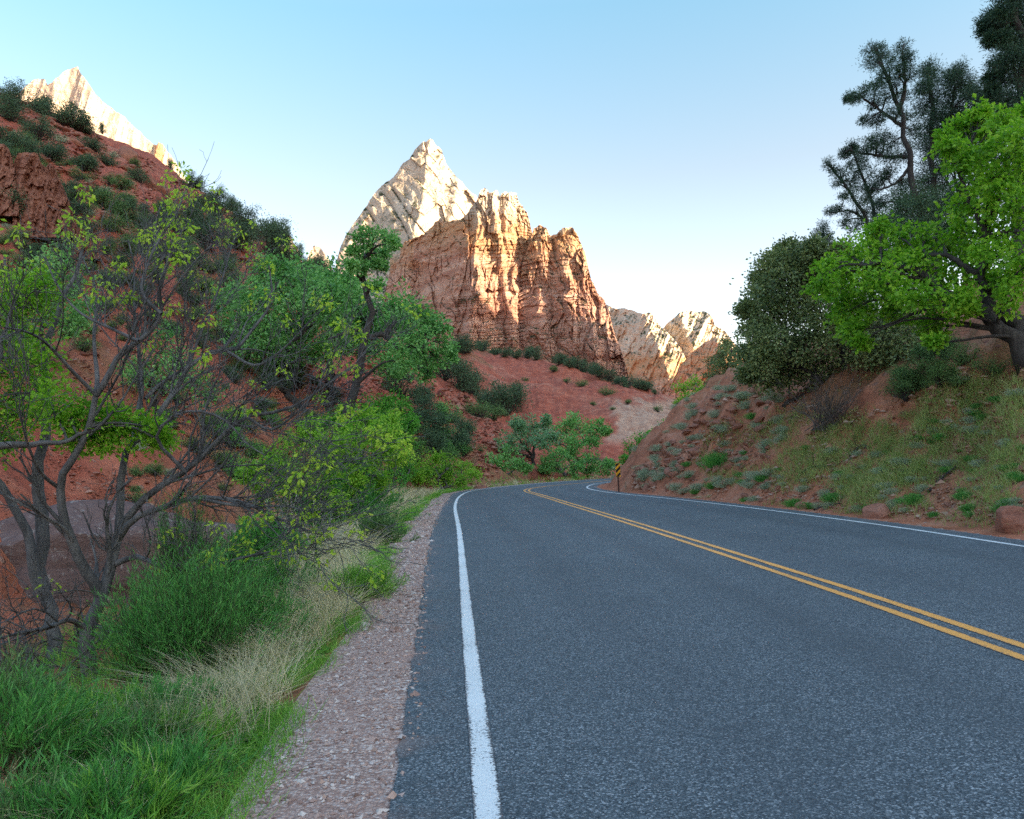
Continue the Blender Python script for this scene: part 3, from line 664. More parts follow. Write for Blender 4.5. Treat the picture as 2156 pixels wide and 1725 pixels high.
# ------------------------------------------------------------------ the big half-bare maple in the left foreground
def left_maple():
    g = np.random.default_rng(3); rb = 9.4
    base = hit([190], [1436])[0][0]; rb = float(np.hypot(base[0], base[1]))*.96
    def T(pts, r0, r1, dz=0., k=14, far=1.0):
        n = len(pts); rr = rb*(1+dz*np.linspace(0, 1, n)); return resample(at(np.array([p[0] for p in pts], float), np.array([p[1] for p in pts], float), rr*far), k), taper(r0, r1, k)
    u = rb/F
    main = [
     T([(194, 1462), (190, 1420), (184, 1380), (183, 1330), (200, 1290), (214, 1256), (232, 1198), (243, 1150), (249, 1125)], 17*u, 9*u),
     T([(213, 1256), (195, 1222), (172, 1190), (155, 1148), (139, 1108), (129, 1060), (128, 1020), (133, 995), (146, 978), (162, 950), (178, 925), (192, 880), (202, 832)], 11*u, 5*u, -.06),
     T([(202, 832), (224, 800), (252, 748), (292, 719), (324, 690), (340, 661), (335, 618), (349, 564), (358, 535), (362, 505)], 6.5*u, 2*u, -.05, far=.94),
     T([(202, 832), (205, 798), (200, 748), (198, 697), (205, 640), (195, 580)], 5*u, 1.5*u, .05, far=.94),
     T([(202, 832), (144, 773), (108, 733), (83, 712), (50, 697), (10, 690)], 4*u, 1.5*u, -.1, far=.94),
     T([(249, 1128), (252, 1093), (254, 1039), (257, 985), (266, 949), (281, 928), (310, 899), (338, 867), (360, 841), (378, 805), (396, 773), (446, 741), (479, 741), (518, 723), (533, 690), (569, 643), (573, 610), (566, 560)], 8.5*u, 2*u, .06),
     T([(281, 928), (288, 877), (299, 823), (295, 769), (292, 733), (286, 680), (281, 625), (284, 571), (276, 530), (270, 505)], 6*u, 1.3*u, .08, far=1.02),
     T([(306, 840), (340, 806), (389, 777), (396, 770), (421, 705), (436, 669), (452, 630), (468, 589), (482, 535), (500, 490)], 4*u, 1.3*u, .1, far=1.04),
     T([(249, 1128), (274, 1083), (299, 1054), (342, 1021), (389, 993), (432, 957), (468, 917), (518, 877), (560, 872), (612, 859), (640, 845), (684, 813), (735, 775)], 8*u, 1.5*u, -.12),
     T([(518, 877), (570, 905), (612, 880), (660, 830), (700, 740)], 3*u, 1.0*u, -.06, far=.90),
     T([(248, 1137), (281, 1093), (324, 1075), (367, 1061), (414, 1048), (468, 1050), (522, 1061), (576, 1090), (630, 1111), (670, 1125)], 7*u, 1.5*u, -.16),
     T([(414, 1048), (470, 1060), (532, 1068), (600, 1066), (660, 1080)], 4*u, 1.0*u, -.1, far=.93),
     T([(238, 1190), (288, 1172), (324, 1187), (382, 1201), (439, 1194), (520, 1172), (590, 1158)], 6*u, 1.5*u, -.15),
     T([(182, 1325), (144, 1305), (108, 1320), (72, 1327), (22, 1338), (-20, 1350)], 6*u, 1.5*u, -.12),
     T([(198, 1315), (245, 1332), (300, 1310), (345, 1275), (400, 1290)], 4*u, 1*u, -.1),
     T([(389, 993), (330, 915), (374, 872), (432, 868), (480, 890), (520, 935), (560, 960)], 4*u, 1*u, -.1, far=.95),
     T([(128, 1030), (90, 1000), (60, 940), (40, 860)], 4*u, 1.2*u, -.1, far=.98),
     T([(340, 661), (300, 620), (310, 560), (335, 505), (372, 450), (388, 405)], 3.5*u, 1*u, .05, far=.9),
     T([(292, 719), (230, 690), (170, 660), (120, 600), (95, 540)], 3.5*u, 1*u, .08, far=.91),
     T([(479, 741), (540, 770), (590, 740), (640, 690), (690, 640)], 3.5*u, 1*u, -.05, far=1.0),
    ]
    geo = Geo(); P = np.stack([resample(p, 14) for p, _ in main]); Rr = np.stack([r for _, r in main])
    for p, r in main: V, Q = tubes(p[None], r[None], 8); geo.add(V, Q)
    wgt = np.array([.12, .7, 1, 1, 1, 1, 1, 1, 1, 1, 1, 1, .8, .7, .7, 1, 1, 1.2, 1.2, 1.2])
    b1, r1 = grow(P, Rr, 230, .35, 1.25, g, .75, .35, 7, .22, .5, .10, wgt)
    tx, ty, _ = proj(b1[:, -1]); ok_ = ty > np.interp(tx, [0, 100, 200, 330, 400, 480, 560, 700], [530, 510, 460, 430, 395, 480, 570, 630]); b1, r1 = b1[ok_], r1[ok_]
    b2, r2 = grow(b1, r1, 1300, .18, .6, g, .8, .2, 5, .2, .6, .12)
    b3, r3 = grow(b2, r2, 3600, .08, .28, g, .8, .15, 4, .2, .7, .12)
    r1 = np.maximum(r1, .0042); r2 = np.maximum(r2, .0028); r3 = np.maximum(r3, .0021)
    for b, r, s in ((b1, r1, 5), (b2, r2, 4), (b3, r3, 3)): V, Q = tubes(b, r, s); geo.add(V, Q)
    t = thing('maple_tree', 'dark-trunked half-bare tree with a few yellow-green leaf tufts in the left foreground', 'tree', base)
    obj('trunk', geo.mesh('trunk', BK['maple']), t)
    # leaf tufts at shoot ends
    ends = np.concatenate([b1[:, -1], b2[:, -1], b3[:, -1]]); ex, ey, _ = proj(ends)
    keep = .10*np.clip(.06+.34*sstep(760, 480, ey)+.10*sstep(560, 660, ex)*sstep(1250, 900, ey)+.10*sstep(450, 560, ex)+.10*sstep(1000, 1150, ey), 0, .6)
    c = ends[g.random(len(ends)) < keep]; tips = P[:, -1]; c = np.concatenate([c, tips[[2, 5, 7, 8, 9, 10, 11, 12, 17, 18, 19]]])
    C, D = [], []
    for q in c:
        n = g.integers(12, 34); o = g.normal(size=(n, 3))*.035*g.uniform(.7, 1.9); o[:, 2] *= .8
        d = _nn(o)*.7+runit(n, g)*.5; d[:, 2] -= .55; C.append(q+o); D.append(d)
    C = np.concatenate(C); D = np.concatenate(D); n = len(C)
    V, Q = leaves(C, D, .030+.045*g.random(n), .018+.024*g.random(n), g)
    obj('crown', mesh('crown', V, Q, None, [LM['young']], smooth=False), t)
left_maple()
def back_maple():
    g = np.random.default_rng(5); base = hit([114], [1345])[0][0]; r = 11.2
    base = at(118, 1400, r); base[2] = zterrain(base[:1], base[1:2])[0]
    u = r/F; tr = [
     (np.vstack([base-[0, 0, .1], PT([(112, 1330), (104, 1284), (90, 1241), (77, 1194), (65, 1158), (54, 1111), (36, 1072), (14, 1029), (-20, 990), (-60, 930)], r)]), 14*u, 5*u),
     (PT([(90, 1245), (86, 1176), (92, 1104), (86, 1060), (83, 985), (90, 906), (97, 841), (97, 733), (122, 672), (151, 589), (169, 546), (190, 480)], r*1.02), 15*u, 2*u),
     (PT([(97, 841), (60, 780), (40, 700), (20, 620), (10, 540)], r*1.02), 6*u, 2*u),
     (PT([(-15, 938), (72, 937), (110, 936), (144, 926), (170, 915), (200, 890)], r*.8), 6*u, 2*u),
     (PT([(-60, 930), (-40, 860), (0, 740), (20, 660)], r*.95), 8*u, 2*u)]
    B = [(8, 590, 40), (40, 620, 38), (-10, 660, 45), (40, 670, 42), (10, 720, 40), (70, 640, 26), (30, 780, 34), (75, 760, 26), (20, 840, 36), (70, 830, 34), (110, 850, 24), (60, 880, 30), (10, 900, 26), (150, 880, 20), (190, 868, 24), (230, 890, 26), (270, 905, 26), (310, 898, 20), (220, 930, 16), (165, 925, 18), (95, 600, 20), (-30, 780, 50), (10, 930, 22), (340, 930, 12)]
    rg = lambda x, y: r*.82 if y > 840 and x > 90 else r*.97
    bl = [PB(x, y, rg(x, y), s) for x, y, s in B]
    t = blob_tree('maple_tree', 'leafy green maple with grey trunks at the left edge behind the half-bare tree', 'tree', base, tr, bl, 'maple', 'maple', g, L=.055, W=.032, ncl=-15, nl=24, spread=.24, limb=.014)
back_maple()

# ------------------------------------------------------------------ trees along the wash on the left
def base_at(x, y): return hit([x], [y])[0][0]
def rng_of(b): return float(np.hypot(b[0], b[1]))
def cottonwoods():
    g = np.random.default_rng(11)
    b = base_at(715, 925); r = 34.; b = at(712, 925, r); b[2] = zterrain(b[:1], b[1:2])[0]; u = r/F
    tr = [(np.vstack([b-[0, 0, .2], PT([(722, 890), (735, 850), (752, 800), (768, 752), (774, 715), (781, 670), (780, 640), (766, 610), (760, 588), (772, 560), (776, 540), (786, 510)], r)]), 15*u, 4*u),
          (PT([(778, 712), (800, 706), (825, 720), (845, 742), (862, 730), (890, 735)], r), 7*u, 3*u),
          (PT([(776, 700), (750, 695), (722, 703), (690, 715)], r), 5*u, 2*u), (PT([(760, 590), (748, 575), (740, 572)], r), 4*u, 1*u)]
    B = [(760, 505, 22), (785, 492, 26), (812, 500, 24), (828, 515, 14), (745, 530, 14), (775, 535, 24), (805, 530, 18), (760, 560, 18), (795, 555, 10), (740, 560, 10),
         (805, 560, 10), (790, 600, 14), (860, 700, 40), (900, 690, 38), (930, 720, 32), (880, 745, 36), (920, 760, 30), (850, 670, 26), (895, 660, 26), (950, 745, 18), (830, 680, 20), (860, 770, 30), (900, 790, 24), (840, 740, 26), (930, 690, 22), (870, 655, 20), (905, 680, 30), (885, 715, 36)]
    blob_tree('cottonwood_tree', 'tall twisting cottonwood with dark leaning trunk and small leafy top before the cliffs', 'tree', b, tr, [PB(x, y, r*(1+.04*math.sin(x)), s*.86) for x, y, s in B], 'cotton', 'dark', g, L=.14, W=.10, ncl=-16, nl=20, spread=.17, limb=.09)
    for nm, lb, bx, by, rr, tp, B, lf, seed, sz in [
      ('cottonwood_tree', 'broad dark green cottonwood with a leaning trunk left of the twisting trunk', 650, 905, 41, [[(650, 905), (620, 850), (590, 815), (560, 780), (540, 740)], [(600, 822), (560, 800), (530, 770)], [(590, 815), (600, 740), (640, 700), (680, 660)]],
        [(530, 620, 40), (580, 600, 44), (560, 650, 48), (620, 640, 46), (500, 660, 40), (540, 700, 44), (600, 690, 46), (640, 690, 40), (660, 640, 40), (690, 640, 34), (700, 680, 30), (480, 700, 34), (520, 740, 34), (575, 730, 30), (655, 600, 36), (590, 570, 26), (700, 610, 26), (620, 590, 30)], 'cotton', 21, .19),
      ('cottonwood_tree', 'rounded cottonwood crown directly behind the twisting trunk below the pale peak', 690, 880, 46, [[(690, 880), (695, 800), (700, 700), (705, 640)], [(700, 720), (740, 690), (760, 660)]],
        [(690, 590, 38), (720, 610, 34), (660, 600, 36), (740, 640, 34), (700, 650, 40), (750, 680, 34), (720, 690, 34), (820, 660, 34), (800, 690, 30), (840, 650, 26), (860, 690, 28), (740, 600, 20)], 'cotton', 22, .21),
      ('cottonwood_tree', 'wide low cottonwood filling the gap between the broad and twisting cottonwoods', 610, 870, 44, [[(610, 870), (600, 800), (610, 740)]],
        [(740, 640, 34), (770, 660, 30), (720, 720, 34), (680, 730, 30), (760, 720, 26), (800, 740, 26), (640, 740, 30), (610, 740, 30), (580, 770, 26), (830, 770, 24), (560, 570, 24), (640, 590, 30), (500, 620, 30), (470, 650, 30), (460, 700, 26), (715, 590, 30)], 'cotton', 20, .20),
      ('cottonwood_tree', 'hazy green tree at the far left behind the bare branches', 75, 900, 26, [[(75, 960), (80, 850), (90, 700), (100, 620)]],
        [(60, 600, 44), (110, 590, 40), (150, 620, 36), (40, 650, 44), (100, 650, 44), (150, 680, 30), (60, 700, 36), (120, 560, 30), (10, 620, 36), (180, 650, 18), (20, 700, 30)], 'cotton', 23, .12),
      ('cottonwood_tree', 'small grey-green tree on the red slope behind the thin bare twigs', 330, 930, 30, [[(330, 930), (325, 850), (320, 780)]],
        [(300, 760, 30), (340, 740, 30), (380, 760, 28), (320, 800, 26), (370, 800, 24), (410, 800, 26), (440, 830, 24), (280, 800, 20), (350, 700, 20)], 'cotton', 24, .12)]:
        g = np.random.default_rng(seed); b = at(bx, by, rr); b[2] = zterrain(b[:1], b[1:2])[0]; u = rr/F
        trk = [(np.vstack([b-[0, 0, .2], PT(q, rr)[1:]]) if i == 0 else PT(q, rr), (13-4*i)*u*(1 if seed < 23 else .6), 2*u) for i, q in enumerate(tp)]
        blob_tree(nm, lb, 'tree', b, trk, [PB(x, y, rr*(1+.06*math.sin(x*1.3)), s*1.05) for x, y, s in B], lf, 'dark', g, L=sz, W=sz*.72, ncl=-23 if seed < 23 else -13, nl=22, spread=.30, limb=.08)
cottonwoods()
def small_tree(name, label, bx, by, blobs, leaf, seed, L, r=None, bark='grey', ncl=-24, nl=22, stems=3, spread=.16, group=None, tr=None, shell=.45, droop=.2, cat='tree', hitr=None, W=None):
    g = np.random.default_rng(seed)
    if r is None: b = base_at(bx, by); r = rng_of(b)
    else: b = at(bx, by, r); b[2] = zterrain(b[:1], b[1:2])[0]
    u = r/F; cs = np.array([q[:2] for q in blobs], float)
    if tr is None:
        tr = []
        for i in range(stems):
            k = g.integers(len(blobs)); e = cs[k]
            tr.append((np.vstack([b+[.12*i*(-1)**i, 0, -.1], PT([((bx*2+e[0])/3+g.normal()*6, by+(e[1]-by)*.45), (e[0], e[1])], r)]), 5*u if i == 0 else 3.4*u, 1.2*u))
    else: tr = [(np.vstack([b-[0, 0, .15], PT(q, r)]) if i == 0 else PT(q, r), w_*u, 1.2*u) for i, (q, w_) in enumerate(tr)]
    bl = [PB(q[0], q[1], r*(1+.05*math.sin(q[0]*1.7+q[1])), q[2]) for q in blobs]
    return blob_tree(name, label, cat, b, tr, bl, leaf, bark, g, L=L, W=W, ncl=ncl, nl=nl, spread=spread, limb=4*u, group=group, shell=shell, droop=droop)
small_tree('boxelder_tree', 'lime green young tree with thin dark stems beside the grassy verge', 740, 1105, [(560, 990, 34), (600, 960, 36), (640, 930, 36), (690, 930, 38), (740, 910, 36), (790, 910, 34), (830, 930, 28), (620, 1010, 36), (680, 980, 40), (740, 970, 40), (790, 960, 34), (840, 960, 22), (560, 1040, 28), (610, 1050, 28), (680, 1030, 32), (740, 1020, 30), (800, 1010, 24), (530, 1000, 20), (710, 1060, 22), (650, 900, 18), (770, 880, 20), (820, 890, 18)], 'lime', 31, .085, ncl=-26, nl=20, spread=.15,
    tr=[([(742, 1060), (752, 1010), (762, 960), (775, 920)], 5), ([(745, 1050), (720, 1010), (690, 960), (650, 930)], 3.5), ([(742, 1075), (690, 1050), (620, 1020), (580, 990)], 3.5), ([(750, 1020), (790, 970), (830, 940)], 3)])
small_tree('boxelder_tree', 'dense bright green tree above the lime green tree at the foot of the twisting trunk', 800, 1000, [(780, 860, 26), (815, 850, 26), (845, 865, 22), (760, 880, 24), (800, 890, 26), (840, 895, 26), (865, 890, 14), (730, 870, 20), (700, 880, 22), (850, 920, 20), (730, 900, 20)], 'bright', 32, .13, r=36, ncl=-26, nl=20)
small_tree('boxelder_shrub', 'low lime green shrub at the roadside just before the bend', 925, 1038, [(880, 985, 22), (910, 975, 22), (945, 985, 22), (975, 990, 20), (1000, 1000, 14), (900, 1008, 20), (940, 1010, 20), (970, 1012, 16), (880, 1010, 14), (925, 965, 14)], 'lime', 33, .13, ncl=-22, nl=18, cat='shrub')
small_tree('boxelder_shrub', 'bright green shrub between the lime green tree and the roadside bend', 838, 1030, [(830, 985, 20), (850, 970, 18), (815, 1005, 20), (845, 1005, 22), (860, 990, 14), (800, 1020, 16)], 'bright', 34, .11, ncl=-22, nl=18, cat='shrub')
# trees beyond the bend
small_tree('cottonwood_tree', 'grey-green cottonwood with a forked dark trunk beyond the bend', 1127, 1006, [(1090, 905, 24), (1120, 895, 24), (1150, 905, 24), (1075, 930, 22), (1110, 925, 26), (1145, 930, 22), (1060, 950, 20), (1040, 935, 14), (1090, 890, 12), (1150, 885, 12), (1165, 920, 14)], 'grey', 41, .20, r=62, ncl=-22, nl=18, bark='dark', tr=[([(1126, 990), (1122, 960), (1128, 930), (1140, 905)], 5), ([(1123, 962), (1100, 935), (1085, 915)], 3.5), ([(1122, 965), (1080, 950), (1050, 945)], 3)])
small_tree('cottonwood_tree', 'green cottonwood right of the forked trunk beyond the bend', 1210, 1003, [(1190, 905, 22), (1215, 895, 22), (1240, 905, 20), (1265, 903, 14), (1180, 930, 22), (1215, 930, 22), (1245, 930, 14), (1200, 885, 14), (1275, 908, 8), (1200, 955, 16)], 'cotton', 42, .20, r=64, ncl=-22, nl=18, bark='dark', tr=[([(1205, 985), (1195, 955), (1205, 930)], 4), ([(1197, 960), (1230, 930), (1260, 908)], 3)])
small_tree('willow_thicket', 'low dark green thicket under the cottonwoods beyond the bend', 1190, 1006, [(1150, 970, 22), (1180, 965, 22), (1215, 970, 22), (1245, 975, 20), (1270, 985, 16), (1170, 985, 20), (1210, 988, 20), (1240, 990, 16), (1145, 988, 12), (1285, 975, 12)], 'cotton', 43, .18, r=60, ncl=-24, nl=20, cat='shrub')
small_tree('willow_thicket', 'pale green thicket left of the forked trunk beyond the bend', 1060, 1010, [(1040, 970, 18), (1065, 960, 18), (1085, 975, 18), (1050, 990, 16), (1080, 992, 14), (1030, 985, 10), (1105, 985, 10)], 'cotton', 44, .17, r=58, ncl=-20, nl=18, cat='shrub')
small_tree('boxelder_tree', 'bright green bushy tree between the sign and the red bank', 1345, 990, [(1330, 945, 20), (1355, 930, 20), (1380, 920, 20), (1405, 905, 20), (1425, 895, 14), (1345, 965, 20), (1320, 970, 14), (1375, 945, 18), (1325, 985, 14), (1400, 930, 16), (1350, 985, 16), (1430, 910, 14)], 'bright', 45, .17, r=60, ncl=-24, nl=20)
small_tree('boxelder_tree', 'small pale green tree rising above the crest of the right bank', 1458, 905, [(1440, 820, 16), (1460, 812, 16), (1480, 825, 14), (1445, 840, 16), (1470, 845, 18), (1490, 845, 12), (1455, 862, 14), (1430, 850, 10), (1480, 865, 14), (1435, 868, 10)], 'lime', 46, .17, r=66, ncl=-22, nl=18)
small_tree('juniper_tree', 'dark juniper standing on the crest of the right bank before the far white cliffs', 1530, 860, [(1520, 745, 16), (1540, 740, 16), (1505, 760, 16), (1530, 765, 20), (1555, 760, 14), (1515, 785, 18), (1540, 790, 18), (1500, 795, 14), (1520, 810, 16), (1500, 815, 14), (1530, 725, 10), (1560, 780, 12), (1510, 835, 14)], 'oak', 47, .14, r=58, ncl=-24, nl=22, bark='dark')
# ------------------------------------------------------------------ right bank: oak, maple, pines
def right_side():
    g = np.random.default_rng(51)
    def root(x, y, r):
        b = at(x, y, r); b[2] = zterrain(b[:1], b[1:2])[0]; return b
    b = root(1790, 850, 27); r = 26; u = r/F
    oak = [(1640, 600, 44), (1620, 660, 46), (1610, 720, 42), (1650, 720, 50), (1680, 640, 52), (1680, 590, 40), (1720, 600, 46), (1700, 700, 56), (1660, 770, 46), (1720, 770, 56), (1770, 720, 60), (1760, 650, 56), (1810, 780, 54), (1780, 820, 40), (1840, 720, 56), (1860, 800, 44), (1630, 560, 24), (1650, 545, 18), (1900, 740, 46), (1880, 680, 50), (1820, 640, 50), (1600, 760, 26), (1620, 790, 26), (1920, 790, 30), (1690, 545, 26), (1740, 550, 30), (1950, 720, 30), (1900, 830, 26), (1830, 840, 26), (1590, 690, 20), (1600, 620, 20), (1572, 650, 11), (1578, 742, 13), (1598, 585, 12), (1660, 525, 13), (1715, 525, 14), (1770, 535, 15), (1578, 785, 13), (1880, 850, 24), (1930, 830, 24), (1760, 850, 18), (1850, 860, 20)]
    tr = [(np.vstack([b-[0, 0, .2], PT([(1790, 800), (1770, 740), (1740, 680), (1700, 620)], r)]), 9*u, 3*u), (PT([(1800, 840), (1840, 780), (1870, 720)], r), 7*u, 3*u), (PT([(1785, 850), (1720, 800), (1660, 740)], r), 7*u, 3*u), (PT([(1850, 870), (1900, 810), (1930, 760)], r), 6*u, 3*u)]
    blob_tree('scrub_oak', 'large dense grey-green scrub oak overhanging the crest of the right bank', 'tree', b, tr, [PB(x, y, r*(1+.05*math.sin(x*2.1+y)), s) for x, y, s in oak], 'oak', 'dark', g, L=.095, W=.065, ncl=-52, nl=34, spread=.24, limb=.06, shell=.33)
    # bright maple leaning in from the right
    g = np.random.default_rng(52); r = 19.5; u = r/F; b = root(2185, 800, 20.5)
    tr = [(np.vstack([b-[0, 0, .2], PT([(2160, 775), (2112, 706), (2072, 668), (2035, 645), (1980, 612), (1930, 580), (1880, 560), (1820, 560)], r)]), 23*u, 4*u), (PT([(2190, 735), (2140, 685), (2095, 655), (2072, 610), (2070, 540), (2080, 470), (2090, 400)], r*1.01), 18*u, 4*u), (PT([(2085, 610), (2030, 560), (1990, 540), (1930, 540)], r), 8*u, 3*u), (PT([(2080, 500), (2040, 420), (2020, 370)], r), 6*u, 2*u)]
    mb = [(1730, 590, 26), (1770, 580, 34), (1810, 570, 34), (1760, 630, 32), (1800, 620, 38), (1850, 590, 40), (1850, 640, 34), (1780, 660, 26), (1740, 560, 18), (1790, 530, 24), (1830, 510, 28), (1850, 480, 20), (1870, 530, 34), (1900, 500, 30), (1900, 560, 36), (1900, 610, 34), (1800, 690, 20), (1815, 720, 12), (1940, 560, 34), (1940, 620, 34), (1950, 500, 24), (1980, 590, 36), (1970, 650, 32), (2000, 540, 34), (2020, 630, 30), (1960, 690, 18), (1965, 715, 10), (2030, 660, 22),
          (2050, 540, 36), (2060, 590, 34), (2100, 540, 40), (2100, 600, 36), (2140, 560, 40), (2140, 620, 34), (2060, 480, 32), (2100, 470, 38), (2150, 490, 40), (2040, 430, 30), (2080, 420, 34), (2130, 420, 38), (2050, 380, 28), (2100, 370, 36), (2150, 360, 40), (2020, 340, 28), (2060, 320, 32), (2110, 310, 34), (2150, 290, 34), (2000, 310, 20), (2040, 280, 24), (2080, 260, 24), (2120, 250, 22), (2060, 240, 14), (1990, 280, 12), (2030, 260, 14), (2150, 240, 18), (2015, 490, 22), (1890, 650, 24), (2180, 420, 40), (2190, 540, 40), (2180, 330, 40)]
    blob_tree('maple_tree', 'bright green maple on thick dark leaning trunks at the right edge', 'tree', b, tr, [PB(x, y, r*(1+.06*math.sin(x*1.1+y*.7)), s*.94) for x, y, s in mb], 'maple', 'dark', g, L=.10, W=.08, ncl=-15, nl=24, spread=.165, limb=.05, droop=.35, shell=.30)
    # pines and junipers behind
    def pine(label, bx, by, r, trunks, blobs, seed, leaf='pine', L=.10, ncl=-19, nl=44, spread=.155, name='pinyon_pine', W=.021, bark='dark'):
        g = np.random.default_rng(seed); b = root(bx, by, r); u = r/F
        tr = []
        for i, (pts, w0, w1) in enumerate(trunks):
            p = PT(pts, r)
            if i == 0: p = np.vstack([b-[0, 0, .2], p])
            tr.append((p, w0*u, w1*u))
        blob_tree(name, label, 'tree', b, tr, [PB(x, y, r*(1+.03*math.sin(x*1.7+y)), s) for x, y, s in blobs], leaf, bark, g, L=L, W=W, ncl=ncl, nl=nl, spread=spread, limb=.045, droop=0, shell=.5)
    pine('tall ragged pinyon pine leaning left with a forked top against the sky', 1960, 640, 33, [([(1950, 520), (1925, 400), (1912, 300), (1895, 240), (1875, 180), (1855, 130), (1845, 105)], 10, 2.5), ([(1895, 240), (1905, 170), (1900, 110)], 5, 2), ([(1900, 265), (1850, 230), (1810, 200)], 4, 1.5), ([(1914, 330), (1870, 330), (1830, 325), (1790, 315)], 4, 1.5), ([(1920, 345), (1880, 390), (1850, 400)], 4, 1.5)],
         [(1835, 105, 15), (1858, 112, 18), (1842, 130, 16), (1868, 135, 16), (1900, 102, 14), (1905, 122, 14), (1895, 145, 14), (1915, 155, 14), (1860, 165, 18), (1845, 185, 14), (1885, 175, 16), (1870, 205, 18), (1820, 195, 14), (1800, 205, 11), (1786, 208, 7), (1840, 215, 14), (1825, 255, 10), (1850, 250, 14), (1880, 240, 16), (1905, 250, 16), (1860, 290, 18), (1840, 295, 14), (1880, 300, 20), (1850, 320, 18), (1820, 315, 14), (1795, 312, 10), (1880, 335, 18), (1905, 320, 18), (1780, 325, 8), (1905, 200, 12), (1920, 275, 14), (1855, 380, 16), (1870, 365, 14), (1835, 400, 14), (1900, 390, 20), (1880, 420, 20), (1850, 430, 18)], 61)
    pine('thin sparse pinyon pine leaning left over the crest above the scrub oak', 1880, 600, 36, [([(1850, 520), (1830, 470), (1805, 430), (1785, 400), (1762, 365), (1745, 345)], 6, 2), ([(1825, 465), (1790, 445), (1750, 448)], 3, 1)],
         [(1743, 347, 9), (1758, 358, 10), (1775, 368, 12), (1765, 385, 10), (1790, 390, 11), (1795, 410, 12), (1775, 412, 9), (1808, 430, 12), (1825, 450, 14), (1765, 440, 8), (1748, 447, 9), (1785, 450, 10), (1840, 480, 16), (1810, 465, 12), (1780, 470, 10), (1800, 480, 14)], 62, ncl=-14, nl=38)
    pine('slender pinyon pine with thin branches left of the tall ragged pine', 1870, 600, 37, [([(1862, 540), (1845, 470), (1830, 410), (1815, 370), (1806, 340), (1795, 315)], 6, 2)],
         [(1795, 318, 10), (1808, 335, 11), (1790, 345, 8), (1820, 345, 10), (1805, 360, 11), (1830, 370, 12), (1800, 378, 9), (1815, 395, 12), (1840, 400, 12), (1825, 420, 12), (1850, 430, 14), (1840, 455, 14), (1860, 470, 16)], 63, ncl=-14, nl=38)
    pine('dark pinyon pine with several tops right of the tall ragged pine', 1980, 640, 36, [([(1975, 500), (1965, 350), (1960, 250), (1955, 170)], 9, 3), ([(1965, 330), (2000, 250), (2010, 180)], 6, 2)],
         [(1955, 145, 14), (1960, 165, 16), (1945, 185, 14), (1965, 200, 20), (1945, 225, 18), (1975, 240, 24), (2015, 150, 14), (2000, 165, 14), (2025, 170, 18), (2010, 190, 20), (2040, 190, 18), (1995, 215, 22), (2030, 225, 26), (2055, 200, 18), (1990, 270, 30), (1950, 270, 22), (2030, 275, 30), (1960, 320, 30), (2000, 330, 34), (2060, 250, 26), (2075, 215, 18), (2080, 270, 28), (1950, 380, 30), (1990, 390, 34), (1920, 420, 26), (1960, 440, 34)], 64, ncl=-34, nl=50, spread=.19)
    pine('round dark juniper below the pinyon pines above the bright maple', 1960, 660, 30, [([(1955, 560), (1945, 500)], 8, 4)],
         [(1900, 440, 34), (1940, 420, 36), (1980, 430, 34), (1910, 480, 36), (1955, 470, 40), (2000, 470, 34), (1880, 490, 26), (1920, 520, 36), (1970, 520, 36), (2010, 510, 26), (1860, 470, 18), (2030, 440, 24), (1880, 560, 36), (1850, 575, 30), (1905, 590, 36), (1840, 540, 22)], 65, 'juniper', .07, -46, 50, .13, 'juniper_tree', .03)
    pine('big dark conifer towering at the right edge of the sky', 2150, 640, 29, [([(2145, 400), (2150, 200), (2145, 60), (2120, -40)], 14, 5)],
         [(2085, 40, 14), (2075, 60, 12), (2095, 65, 16), (2110, 30, 18), (2085, 85, 10), (2120, 0, 22), (2150, 10, 26), (2130, 50, 24), (2160, 50, 30), (2110, 80, 12), (2130, 95, 26), (2160, 110, 36), (2120, 120, 24), (2140, 160, 40), (2110, 165, 24), (2100, 145, 14), (2120, 210, 36), (2160, 210, 40), (2090, 195, 14), (2085, 165, 8), (2100, 240, 24), (2140, 270, 36), (2170, 300, 36), (2150, -50, 40), (2110, -40, 20)], 66, ncl=-38, nl=54, spread=.18)
    pine('small pinyon pine at the top left edge of the oak thicket', 1760, 640, 38, [([(1735, 560), (1735, 520), (1732, 480)], 4, 1.5)],
         [(1735, 475, 9), (1725, 490, 10), (1745, 495, 11), (1735, 510, 13), (1720, 520, 9), (1750, 520, 13), (1740, 540, 16), (1765, 540, 16), (1790, 550, 18), (1770, 565, 20), (1715, 555, 16)], 67, ncl=-16, nl=36)
    pine('pointed juniper at the left top of the scrub oak', 1700, 660, 33, [([(1705, 580), (1704, 540), (1702, 520)], 4, 1.5)],
         [(1702, 520, 9), (1695, 540, 13), (1715, 540, 14), (1700, 565, 20), (1720, 570, 18)], 68, 'juniper', .07, -26, 40, .12, 'juniper_tree', .03)
    pine('bare-topped scrub oak sapling poking up left of the pointed juniper', 1650, 640, 29, [([(1645, 580), (1640, 545), (1635, 520)], 2.5, 1)],
         [(1634, 522, 5), (1640, 530, 7), (1650, 535, 7), (1630, 545, 9), (1655, 550, 9), (1612, 558, 8), (1620, 570, 12)], 69, 'oak', .08, -12, 14, .09, 'scrub_oak', .05)
